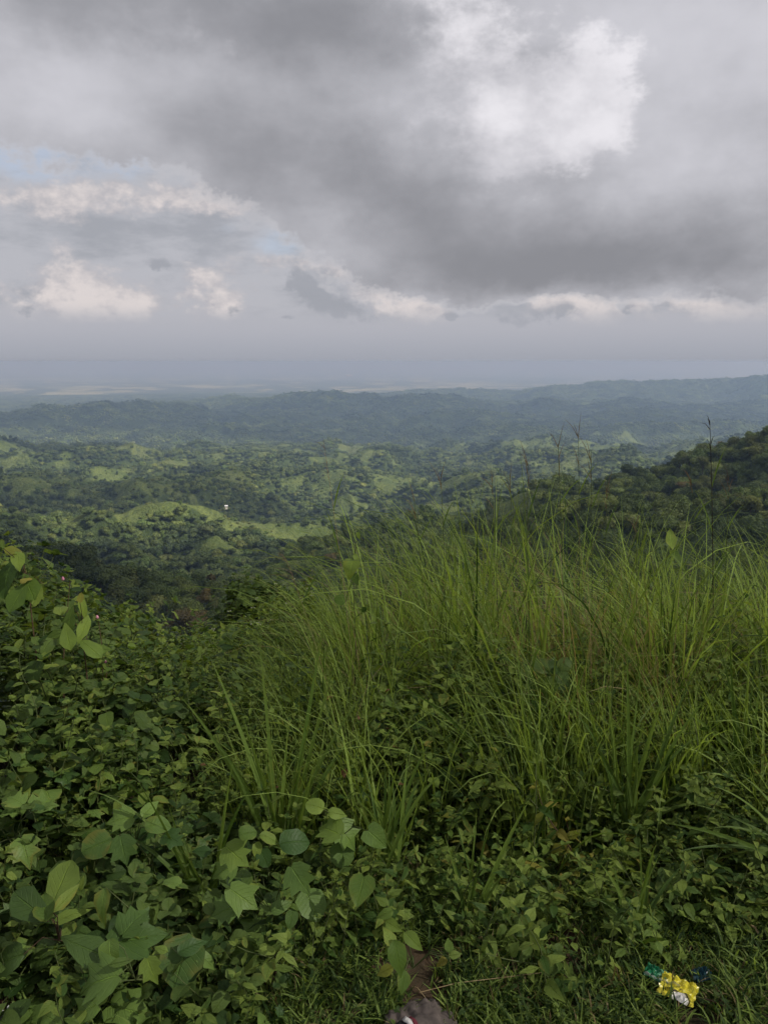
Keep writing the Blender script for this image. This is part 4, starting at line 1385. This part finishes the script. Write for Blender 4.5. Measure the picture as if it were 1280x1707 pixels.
# tall plants on the far left with big hanging leaves
def tall_broad(px, py, Y, leaves, label):
    t = leaf_list_plant('broadleaf_plant', 'plant', label, 'tall broad leaved plants on the left', (px, py), Y, leaves, LF_FRESH, STEM_B)
    return t


tall_broad(28, 1040, 2.75, [(8, 955, 80, 'obovate', 262, LF_HERB), (22, 915, 30, 'round', 50, LF_GOLD), (3, 905, 30, 'lance', 120, LF_FRESH), (30, 935, 44, 'ovate', -70, LF_FRESH), (46, 975, 70, 'obovate', -60, LF_FRESH), (30, 990, 70, 'obovate', 250, LF_FRESH), (62, 990, 46, 'obovate', -95, LF_HERB), (44, 965, 26, 'ovate', 60, LF_GOLD)], 'tall plant with wide drooping leaves at the left edge')
tall_broad(118, 1120, 2.8, [(134, 995, 26, 'ovate', 100, LF_GOLD), (138, 1012, 44, 'lance', -70, LF_FRESH), (138, 1048, 66, 'lance', -92, LF_FRESH), (114, 1032, 52, 'obovate', -95, LF_HERB), (112, 1060, 54, 'obovate', -70, LF_FRESH), (100, 1010, 46, 'ovate', 110, LF_HERB), (88, 1065, 56, 'ovate', 200, LF_HERB), (150, 1078, 60, 'obovate', -30, LF_FRESH), (168, 1082, 44, 'ovate', 0, LF_FRESH)], 'plant with long hanging leaves right of the tallest left plant')


# small flowering shoots with pink buds
for k, (px, py, lb) in enumerate([(106, 966, 'thin shoot with one pink bud above the left bank'), (163, 1030, 'spiky shoot with a pink bud beside the hanging leaves'), (176, 1104, 'low shoot with a pink bud in the left foliage')]):
    t = stem_plant('bud_shoot', 'flower', lb, 'pink budded shoots', px, py, 3.0, .035, ('lance',), LF_HERB, STEM_B, nodes=4, tip=6, span=.15, seed=k, pitch=(0, .7))
    T = at(px, py, 3.0); V = ICO1[0] * np.array([.005, .005, .008]) * (1 + .2 * np.sin(ICO1[0][:, :1] * 9))
    obj('flower_bud', mesh_np('flower_bud', V, ICO1[1], [PETAL]), t, T - Vector(t.location) + Vector((0, -.006, .004)))

# ------------------------------------------------------------------ wide bladed grass clumps, blade by blade
def blade_curve(b, tip, lift, width, n=9, twist=.0):
    """ribbon with a keel from b to tip, arching over by lift metres"""
    ctrl = b.lerp(tip, .45) + Vector((0, 0, lift))
    P = []
    for i in range(n + 1):
        t = i / n
        P.append((1 - t) ** 2 * b + 2 * t * (1 - t) * ctrl + t * t * tip)
    V, UV = [], []
    for i, p in enumerate(P):
        t = i / n
        d = (P[min(i + 1, n)] - P[max(i - 1, 0)]).normalized()
        side = d.cross(Vector((0, -.8, .6)))
        if side.length < .15: side = d.cross(Vector((1, 0, 0)))
        side.normalize(); nn = side.cross(d)
        c_, s_ = math.cos(twist * t + twist), math.sin(twist * t + twist)
        side, nn = side * c_ + nn * s_, nn * c_ - side * s_
        w = width * .5 * min(.6 + t * 2, 1) * max(1 - t ** 2.6, .04)
        V += [p - side * w + nn * w * .4, p, p + side * w + nn * w * .4]
        UV += [(0, t * .2), (.5, t * .2), (1, t * .2)]
    F = []
    for i in range(n):
        a = i * 3
        F += [(a, a + 1, a + 4, a + 3), (a + 1, a + 2, a + 5, a + 4)]
    return np.array([tuple(v) for v in V]), np.array(F), np.array(UV)


def clump(px, py, Y, tips, label, mat=BLADE_O, w=.013, extra=0, group='wide bladed grass clumps', spread=(160, 160)):
    r = random.Random(int(px + py))
    Y -= np.interp(Y, [1.9, 2.2, 2.7], [0, .15, .27])
    B = at(px, py, Y); gz = float(land(B.x, B.y)) - .01
    B.z = max(B.z, gz) if B.z - gz < .12 else gz
    t = empty('grass_clump', tuple(B)); tag(t, label, 'grass clump', group)
    tips = list(tips)
    for k in range(extra):
        a = r.uniform(.15, 2.99)
        tips.append((px + math.cos(a) * r.uniform(.4, 1) * spread[0], py - math.sin(a) * r.uniform(.5, 1) * spread[1] - 30, r.uniform(.02, .12), r.uniform(.55, .9)))
    for tp in tips:
        tx, ty, lift = tp[:3]; wf = tp[3] if len(tp) > 3 else 1.0
        T = at(tx, ty, Y + r.uniform(-.12, .12)) - B
        b = Vector((r.uniform(-.03, .03), r.uniform(-.03, .03), 0))
        V, F, uv = blade_curve(b, T, lift, w * wf, 10, r.uniform(-.5, .5))
        obj('blade', mesh_np('grass_blade', V, F, [mat], True, uv, {'rnd': np.zeros(len(V))}), t)
    return t


clump(470, 1400, 2.65, [(350, 1095, .10), (432, 1062, .04), (545, 1008, .02, 1.3), (365, 1150, .16), (330, 1210, .2), (300, 1160, .14), (520, 1190, .05), (560, 1100, .05), (610, 1150, .12), (400, 1190, .1), (480, 1210, .02, 1.3), (590, 1230, .15), (440, 1250, .1), (545, 1225, .03)], 'clump of wide upright blades left of the tall grass, one blade standing straight', w=.017, extra=10)
clump(650, 1440, 2.45, [(648, 1272, .01), (680, 1250, .05), (720, 1230, .08), (610, 1290, .08), (700, 1300, .1), (625, 1330, .06), (655, 1330, .02), (740, 1290, .12)], 'clump of pale upright blades right of the heart vine, below centre', w=.013, extra=10, spread=(110, 150))
clump(1045, 1400, 2.7, [(1070, 1095, .05), (1010, 1130, .06), (1155, 1125, .10), (1185, 1160, .18), (960, 1190, .14), (1045, 1070, .01), (1110, 1150, .08), (990, 1240, .08), (1160, 1230, .12), (1080, 1180, .03), (1040, 1220, .02)], 'clump of long wide blades fanning out under the tall grass on the right', w=.017, extra=12)
clump(1330, 1450, 2.4, [(1105, 1372, .06), (1130, 1420, .08), (1150, 1340, .08), (1185, 1310, .1), (1200, 1400, .03), (1170, 1445, .1), (1230, 1290, .1), (1240, 1380, .04)], 'clump at the right edge throwing its blades left almost level', w=.015, extra=6)
clump(345, 1520, 2.3, [(150, 1318, .16), (165, 1275, .18), (230, 1305, .1), (420, 1310, .1), (215, 1500, .14), (460, 1470, .14), (280, 1340, .05), (300, 1400, .08), (130, 1390, .2), (390, 1262, .06)], 'clump of long blades arching left over the lobed vines', w=.013, extra=5)
clump(1062, 1480, 2.05, [(1041, 1618, -.02, 1.1), (1160, 1655, .04, 1.2), (1133, 1585, .07, .8), (1105, 1660, .02, 1.3), (1000, 1440, .06), (1140, 1440, .06), (1090, 1410, .03), (975, 1500, .1)], 'clump whose long blades hang down to the yellow wrapper', w=.014, extra=4, spread=(90, 90))
clump(795, 1410, 2.2, [(755, 1420, .02), (850, 1395, .03), (770, 1480, .05), (830, 1500, .06), (878, 1545, .09), (740, 1390, .03), (820, 1360, .03), (795, 1350, .01), (860, 1430, .05), (760, 1370, .02), (885, 1330, .08, 1.7)], 'star shaped sedge with thin leaves radiating in the dark centre', w=.009)
clump(412, 1690, 1.86, [(370, 1610, .03), (415, 1560, .01), (440, 1600, .03), (480, 1640, .05), (395, 1640, .02), (350, 1650, .05), (470, 1610, .04), (430, 1640, .01)], 'low tuft of narrow blades at the bottom edge', w=.006, extra=8, spread=(70, 80))
clump(560, 1660, 1.9, [(500, 1590, .03), (560, 1560, .01), (610, 1600, .03), (590, 1580, .02), (520, 1630, .04)], 'thin dark tuft right of the bottom tuft', w=.005, extra=8, spread=(80, 80))
clump(1030, 1690, 1.84, [(1010, 1625, .01), (1020, 1600, .0), (1038, 1610, .0), (1050, 1640, .02), (1000, 1650, .02), (1015, 1640, .0), (1026, 1622, 0)], 'dead straw coloured tuft left of the yellow wrapper', DRY, .004, 5, 'dry straw tufts', (30, 50))
clump(830, 1695, 1.82, [(815, 1640, .01), (850, 1640, .02), (800, 1660, .02), (835, 1620, .01)], 'dry straw tuft in the open turf right of the brown bag', DRY, .004, 8, 'dry straw tufts', (50, 50))
clump(900, 1330, 2.9, [(760, 1130, .1), (800, 1080, .05), (860, 1060, .02), (930, 1050, .02), (640, 1130, .2), (620, 1180, .2), (700, 1180, .12), (980, 1100, .1)], 'clump of arching blades at the left foot of the tall grass', w=.012, extra=12, spread=(180, 220))
clump(1240, 1330, 2.9, [(1200, 1080, .05), (1250, 1060, .02), (1150, 1110, .1), (1270, 1100, .02), (1120, 1180, .15), (1215, 1050, .0)], 'clump of arching blades by the right edge below the tall grass', w=.012, extra=12, spread=(150, 220))

# ------------------------------------------------------------------ flowering grass culms standing above the stand
def culm(px, py, bx_, Y, label, mat=STEM_G, head=5, hl=.12, r0=.0030, droop=.02, headmat=SEED):
    T = at(px, py, Y); B = at(bx_, 1100, Y)
    gz = float(land(B.x, Y)) - .02
    t = empty('grass_culm', (B.x, Y, gz)); tag(t, label, 'grass culm', 'flowering culms above the tall grass')
    L = T - Vector((B.x, Y, gz))
    r = random.Random(int(px))
    pts = [Vector((L.x * s ** 1.5, L.y * s, L.z * s)) for s in np.linspace(0, 1, 9)]
    tube_obj('culm_stem', t, pts, r0, r0 * .35, mat, 5)
    for k in range(5):
        s = .30 + .13 * k; p = Vector((L.x * s ** 1.5, L.y * s, L.z * s)); sd_ = -1 if k % 2 else 1
        V, F, uv = blade_curve(p, p + Vector((sd_ * r.uniform(.04, .10), 0, r.uniform(.10, .20))), .04, .0065, 8)
        obj('culm_leaf', mesh_np('culm_leaf', V, F, [BLADE_O], True, uv, {'rnd': np.zeros(len(V))}), t)
    for k in range(head):
        p = pts[-1].lerp(pts[-2], r.uniform(0, .8))
        e = p + Vector((r.uniform(-.05, .05) - droop, r.uniform(-.02, .02), hl * r.uniform(.4, 1)))
        tube_obj('seed_branch', t, [p, p.lerp(e, .5) + Vector((0, 0, .01)), e], r0 * .7, .0004, headmat, 3)
    return t


CUL = [(930, 740, 945, 3.6, 'first tall culm of the trio above the grass'), (964, 722, 968, 3.7, 'tallest culm of the trio above the grass'), (985, 750, 990, 3.6, 'third culm of the trio above the grass'), (880, 772, 878, 3.5, 'slim green culm left of the trio above the grass'),
       (850, 790, 862, 3.9, 'thin culm leaning left of the slim green culm'), (735, 790, 748, 3.7, 'lone culm above the left part of the tall grass'), (1012, 800, 1005, 3.5, 'short culm just right of the trio'), (1150, 775, 1180, 3.7, 'leaning culm left of the dark stalk'),
       (1060, 865, 1066, 3.5, 'short culm behind the broad green leaf'), (690, 830, 720, 3.9, 'low leaning culm at the left edge of the tall grass'), (1215, 800, 1205, 3.9, 'green culm right of the dark stalk'), (820, 800, 838, 3.5, 'culm halfway between the lone culm and the trio')]
for k, (px, py, b_, Y, lb) in enumerate(CUL):
    culm(px, py, b_, Y, lb, head=4)
culm(1183, 700, 1196, 3.4, 'dark brown stalk rising highest over the right of the tall grass', STEM_D, 5, .05, .0032, 0, STEM_D)
t = culm(540, 742, 600, 3.2, 'thin straw culm with a sparse head, leftmost above the sunlit hills', STRAW, 6, .05, .0014)
t = culm(478, 935, 575, 3.1, 'brown feathery seed head bending left over the dark gully', STRAW, 9, .04, .0014, .05)

# ------------------------------------------------------------------ bushes in the dip behind the bank
def bush(px, py, Y, rx, hh, size, kinds, mat, n, label, stem=STEM_B, buds=0, upright=.6):
    T = at(px, py, Y); gz = float(land(T.x, Y))
    t = empty('bush', (T.x, Y, gz)); tag(t, label, 'bush', 'bushes behind the bank')
    r = random.Random(int(px * py)); cz = T.z - gz - hh * .5
    plans, bd = [], []
    for k in range(n):
        a, b = r.uniform(0, 6.28), r.uniform(-.5, 1.0)
        cb = math.sqrt(max(0, 1 - b * b)); q = r.uniform(.55, 1.0)
        p = Vector((math.cos(a) * cb * rx * q, math.sin(a) * cb * rx * q, cz + b * hh * .5 * q))
        pts, L, pet = plan_herb(r, size * 3.2, size, kinds, 4, size * .8, a, 3)
        tl = Matrix.Translation(p) @ Euler((r.gauss(0, .5), r.gauss(0, .5), r.uniform(0, 6.28))).to_matrix().to_4x4()
        plans.append(([tl @ q_ for q_ in pts], [(kd, v, tl @ M) for kd, v, M in L], []))
        if buds and r.random() < buds: bd.append(tl @ pts[-1])
    V, F, uv, M, rn = join_plan(plans, .0016)
    fo = obj('foliage', mesh_np('foliage', V, F, [mat, stem], True, uv, {'rnd': rn}, M), t)
    for k in range(6):
        a = r.uniform(0, 6.28)
        e = Vector((math.cos(a) * rx * .7, math.sin(a) * rx * .7, cz + r.uniform(-.1, .3) * hh))
        tube_obj('branch', t, [Vector((0, 0, -.05)), e * .5 + Vector((0, 0, .05)), e], .007, .003, stem)
    if bd:
        Vs, Fs, n_ = [], [], 0
        for p in bd:
            for _ in range(3):
                Vs.append(ICO1[0] * .004 + np.array(tuple(p)) + np.array([r.gauss(0, .008), r.gauss(0, .008), r.uniform(0, .012)])); Fs.append(ICO1[1] + n_); n_ += len(ICO1[0])
        b_ = obj('flower_buds', mesh_np('flower_buds', np.concatenate(Vs), np.concatenate(Fs), [BUD]), t); b_['kind'] = 'stuff'
    return t


bush(432, 982, 8.2, .46, .95, .085, ('round', 'heart'), LF_DARK, 150, 'dark round leaved bush rising out of the dip')
bush(497, 985, 5.2, .32, .80, .052, ('ovate',), LF_HERB, 120, 'light green bush with pale buds right of the dark bush', buds=.5)
bush(395, 1045, 4.8, .32, .75, .048, ('ovate',), LF_FRESH, 90, 'twiggy fresh green bush with buds in front of the dark bush', buds=.35)
bush(315, 1068, 5.2, .36, .65, .045, ('ovate',), LF_HERB, 120, 'small leaved bush in the middle of the dip')
bush(222, 1035, 5.0, .24, .70, .060, ('round', 'ovate'), LF_HERB, 100, 'rounded green bush at the right end of the left foliage')
bush(150, 1045, 4.4, .28, .75, .062, ('ovate', 'round'), LF_HERB, 110, 'leafy green bush behind the hanging leaved plant')
bush(35, 975, 4.0, .34, .80, .058, ('ovate',), LF_HERB, 130, 'dense green bush behind the tallest left plant')
bush(250, 1140, 3.9, .22, .45, .050, ('ovate', 'lance'), LF_HERB, 80, 'low green bush at the near lip of the dip')
bush(560, 1050, 4.6, .26, .55, .046, ('ovate',), LF_HERB, 90, 'small bush tucked against the left side of the tall grass')

# ------------------------------------------------------------------ litter and twigs
def crumple(name, px, py, w, h, rz, mat, parent=None, amp=.008, nx=18, ny=12, lift=.02, seed=0, tilt=.25, edge=None):
    Y = yy(py, lift); c = at(px, py, Y)
    g = np.linspace(-1, 1, nx); k = np.linspace(-1, 1, ny)
    X, Yy = np.meshgrid(g, k)
    ex = 1 + .07 * fbm(Yy * 3 + seed, X * 0 + 2, 2); ey = 1 + .09 * fbm(X * 3 + seed, Yy * 0 + 5, 2)
    Z = amp * (np.abs(perlin(X * 2.2 + seed, Yy * 2.2)) * 2.4 + .5 * np.abs(perlin(X * 5 + seed, Yy * 5)))
    V = np.stack([X * w / 2 * ex, Yy * h / 2 * ey, Z], -1).reshape(-1, 3)
    i = (np.arange(ny - 1)[:, None] * nx + np.arange(nx - 1)[None, :]).ravel()
    F = np.stack([i, i + 1, i + nx + 1, i + nx], -1)
    uv = np.stack([(X.ravel() + 1) / 2, (Yy.ravel() + 1) / 2], -1)
    me = mesh_np(name, V, F, [mat], False, uv)
    o = obj(name, me, parent, c if parent is None else None, (tilt, 0, rz))
    sol = o.modifiers.new('film', 'SOLIDIFY'); sol.thickness = .0006
    return o


def mat_film(name, base, print_fn, rough=.3, spec=.5):
    m, nt, out = material(name)
    U, V, _ = sep(nt, nt.nodes.new('ShaderNodeTexCoord').outputs['UV'])
    P = geo_pos(nt)
    n = noise(nt, P, 30, 4, .6)
    c = print_fn(nt, U, V, n)
    c = mixc(nt, n.smooth(.55, .75) * .35, c, (.12, .09, .05))
    link(nt, principled(nt, c, rough, spec, bump(nt, noise(nt, P, 90, 3), .002, .6)), out.inputs[0])
    return m


def pr_yellow(nt, U, V, n):
    c = mixc(nt, 1.0, (0, 0, 0), (.50, .44, .03))
    ring = ((U - .62).pow(2) + (V - .12).pow(2))
    c = mixc(nt, 1.0 - ring.smooth(.055, .062), c, (.72, .70, .66))
    arc = (ring - .070).abs()
    c = mixc(nt, 1.0 - arc.smooth(.006, .010), c, (.03, .025, .03))
    bar = (V - .62 - (U * 14).sin() * .012).abs()
    c = mixc(nt, (1.0 - bar.smooth(.02, .05)) * (1.0 - (U - .3).abs().smooth(.2, .26)) * .5, c, (.30, .28, .22))
    t = ((U * 60).sin().abs().smooth(.3, .5)) * (1.0 - (V - .33).abs().smooth(.02, .035)) * (1.0 - (U - .35).abs().smooth(.16, .2))
    return mixc(nt, t * .7, c, (.10, .08, .03))


def pr_green(nt, U, V, n):
    c = mixc(nt, U.smooth(.4, .6), (.015, .16, .07), (.10, .26, .15))
    return mixc(nt, (1.0 - (V - .15).abs().smooth(.04, .08)), c, (.40, .44, .38))


t = crumple('yellow_wrapper', 1130, 1652, .088, .062, -.62, mat_film('yellow_film', None, pr_yellow), amp=.008, lift=.03, seed=2, tilt=.27)
tag(t, 'crumpled yellow plastic wrapper lying on the turf at the lower right', 'wrapper', 'discarded wrappers')
t = crumple('green_wrapper', 1097, 1627, .065, .035, -.75, mat_film('green_film', None, pr_green), amp=.009, lift=.03, seed=6, tilt=.4)
tag(t, 'torn green plastic wrapper poking out behind the yellow one', 'wrapper', 'discarded wrappers')
t = crumple('plastic_scrap', 1168, 1628, .05, .035, .3, mat_film('teal_film', None, lambda nt, U, V, n: mixc(nt, n.smooth(.5, .6), (.01, .035, .05), (.03, .08, .095))), amp=.01, lift=.03, seed=9, tilt=.3)
tag(t, 'dark teal scrap of plastic under the leaves right of the yellow wrapper', 'plastic scrap')
t = crumple('foil_scrap', 18, 1700, .06, .04, .3, mat_film('foil', None, lambda nt, U, V, n: mixc(nt, n.smooth(.5, .56), (.05, .05, .055), (.6, .6, .62)), .35), amp=.014, lift=.02, seed=4, tilt=.1)
tag(t, 'crinkled silvery foil scrap in the bottom left corner', 'foil scrap')
t = crumple('red_scrap', 4, 1672, .05, .05, .8, mat_film('red_film', None, lambda nt, U, V, n: mixc(nt, n, (.07, .02, .025), (.14, .04, .05)), .6), amp=.012, lift=.02, seed=14, tilt=.3)
tag(t, 'dull dark red scrap above the foil in the left corner', 'plastic scrap')

# brown crumpled bag
Yb = yy(1700, .06); cb = at(706, 1690, Yb)
bag = empty('brown_bag', (cb.x, cb.y, float(land(cb.x, cb.y)))); tag(bag, 'crumpled brown bag with a pale strap lying at the bottom edge', 'bag')
V, F = ico(5)
f = 1 + .18 * np.abs(perlin(V[:, 0] * 2.1 + 4, V[:, 1] * 2.1 + V[:, 2] * 2.7)) * 2 + .10 * np.abs(perlin(V[:, 0] * 5 + 9, V[:, 1] * 5 + V[:, 2] * 4)) * 2 + .0 * V[:, 0]
f = f + .09 * np.abs(perlin(V[:, 0] * 8 + 2, V[:, 1] * 3 + V[:, 2] * 7)) * 2
V = V * f[:, None] * np.array([.085, .095, .065]); V[:, 2] = np.maximum(V[:, 2], -.01)
V[:, 2] *= 1 - .35 * np.clip((V[:, 0] - .02) / .06, 0, 1)
BAGM = plain_mat('brown_cloth', (.045, .037, .033), (.125, .10, .088), 14, .8, .2, .0008)
obj('bag_body', mesh_np('bag_body', V, F, [BAGM], True), bag)
def ribbon(pts, w, nrm=Vector((0, -.5, .85))):
    V, F = [], []
    for i, p in enumerate(pts):
        d = (pts[min(i + 1, len(pts) - 1)] - pts[max(i - 1, 0)]).normalized(); s_ = d.cross(nrm).normalized() * w / 2
        V += [tuple(p - s_), tuple(p + s_)]
    return np.array(V), np.array([(2 * i, 2 * i + 1, 2 * i + 3, 2 * i + 2) for i in range(len(pts) - 1)])
for nm, x0, cc, ww in (('strap', -.040, (.55, .53, .50), .012), ('red_band', -.028, (.12, .02, .03), .012), ('dark_band', -.054, (.02, .02, .022), .014)):
    pts = [Vector((x0 + .020 * s, -.015 - .055 * s + .01 * math.sin(s * 4), .0)) for s in np.linspace(-.35, 1.25, 10)]
    for p_ in pts: p_.z = .085 * math.sqrt(max(.05, 1 - (p_.x / .1) ** 2 - (p_.y / .11) ** 2)) + (.006 if nm == 'strap' else .002)
    V, F = ribbon(pts, ww)
    o = obj(nm, mesh_np(nm, V, F, [plain_mat(nm + '_cloth', tuple(c * .6 for c in cc), cc, 60)]), bag)
    s_ = o.modifiers.new('thick', 'SOLIDIFY'); s_.thickness = .0015
tg = crumple('label_tag', 0, 1600, .022, .016, .9, mat_film('tag_print', None, lambda nt, U, V, n: mixc(nt, (((U - .5).pow(2) + (V - .5).pow(2)).pow(.5) - .26).abs().smooth(.06, .09) , (.62, .62, .66), (.03, .03, .04))), parent=bag, amp=.001, nx=6, ny=6)
tg.location = (.030, -.068, .045); tg.rotation_euler = (.9, 0, .5)

# black strap end and twigs
def twig(label, a, b, r0, mat, sag=.01, name='twig', br=0):
    A = at(a[0], a[1], yy(a[1], .03)); B = at(b[0], b[1], yy(b[1], .03))
    t = empty(name, tuple(A)); tag(t, label, 'twig', 'dry twigs and stalks on the verge')
    L = B - A
    tube_obj('twig_stem', t, [Vector((0, 0, 0)), L * .3 + Vector((0, 0, sag)), L * .65 + Vector((.01, 0, sag * .6)), L], r0, r0 * .45, mat)
    for k in range(br):
        p = L * (.3 + .25 * k); tube_obj('side_twig', t, [p, p + Vector((.02, -.03 - .02 * k, .01)), p + Vector((-.01, -.06, .004))], r0 * .5, r0 * .2, mat, 4)
twig('thin reddish twig running right from the yellow wrapper', (1160, 1662), (1240, 1700), .0022, STEM_B, .008, br=1)
twig('thin pale stalk bent over the brown bag', (688, 1646), (714, 1690), .0012, STRAW, .02)
twig('long pale stalk lying across the turf above the bag', (700, 1655), (905, 1622), .0012, STRAW, .01)
twig('brown dead blade leaning in from the right edge above the wrapper', (1275, 1575), (1215, 1535), .004, STRAW, .03)
twig('fine whitish stalk rising from the lobed vine at bottom left', (260, 1707), (305, 1608), .0010, STRAW, .02)

# ------------------------------------------------------------------ far small buildings
WHITE = plain_mat('white_roof', (.45, .45, .45), (.55, .55, .55), .5, .5)
WALL = plain_mat('pale_wall', (.35, .32, .28), (.48, .45, .40), .5, .8)
def hut(px, py, Y, L, W, H, label, name='hut'):
    B = at(px, py, Y); z = float(land(B.x, B.y))
    t = empty(name, (B.x, B.y, max(z, B.z - H)), .3); tag(t, label, 'building')
    V = np.array([(sx * L / 2, sy * W / 2, zz) for zz in (-2, H * .6) for sx, sy in ((-1, -1), (1, -1), (1, 1), (-1, 1))])
    F = [(0, 1, 5, 4), (1, 2, 6, 5), (2, 3, 7, 6), (3, 0, 4, 7)]
    obj('wall', mesh_np('wall', V, F, [WALL], False), t)
    e = .6
    V = np.array([(-L / 2 - e, -W / 2 - e, H * .6), (L / 2 + e, -W / 2 - e, H * .6), (L / 2 + e, 0, H), (-L / 2 - e, 0, H), (-L / 2 - e, W / 2 + e, H * .6), (L / 2 + e, W / 2 + e, H * .6)])
    obj('roof', mesh_np('roof', V, [(0, 1, 2, 3), (3, 2, 5, 4)], [WHITE], False), t)
    V = np.array([(-.5, -W / 2 - .05, 0), (.5, -W / 2 - .05, 0), (.5, -W / 2 - .05, H * .45), (-.5, -W / 2 - .05, H * .45)])
    obj('door', mesh_np('door', V, [(0, 1, 2, 3)], [STEM_B], False), t)


hut(377, 842, 905, 2.6, 2.2, 2.6, 'tiny white roofed hut on the sunlit hillside')
hut(581, 624, 14500, 120, 60, 26, 'long white building far out on the hazy plain', 'warehouse')
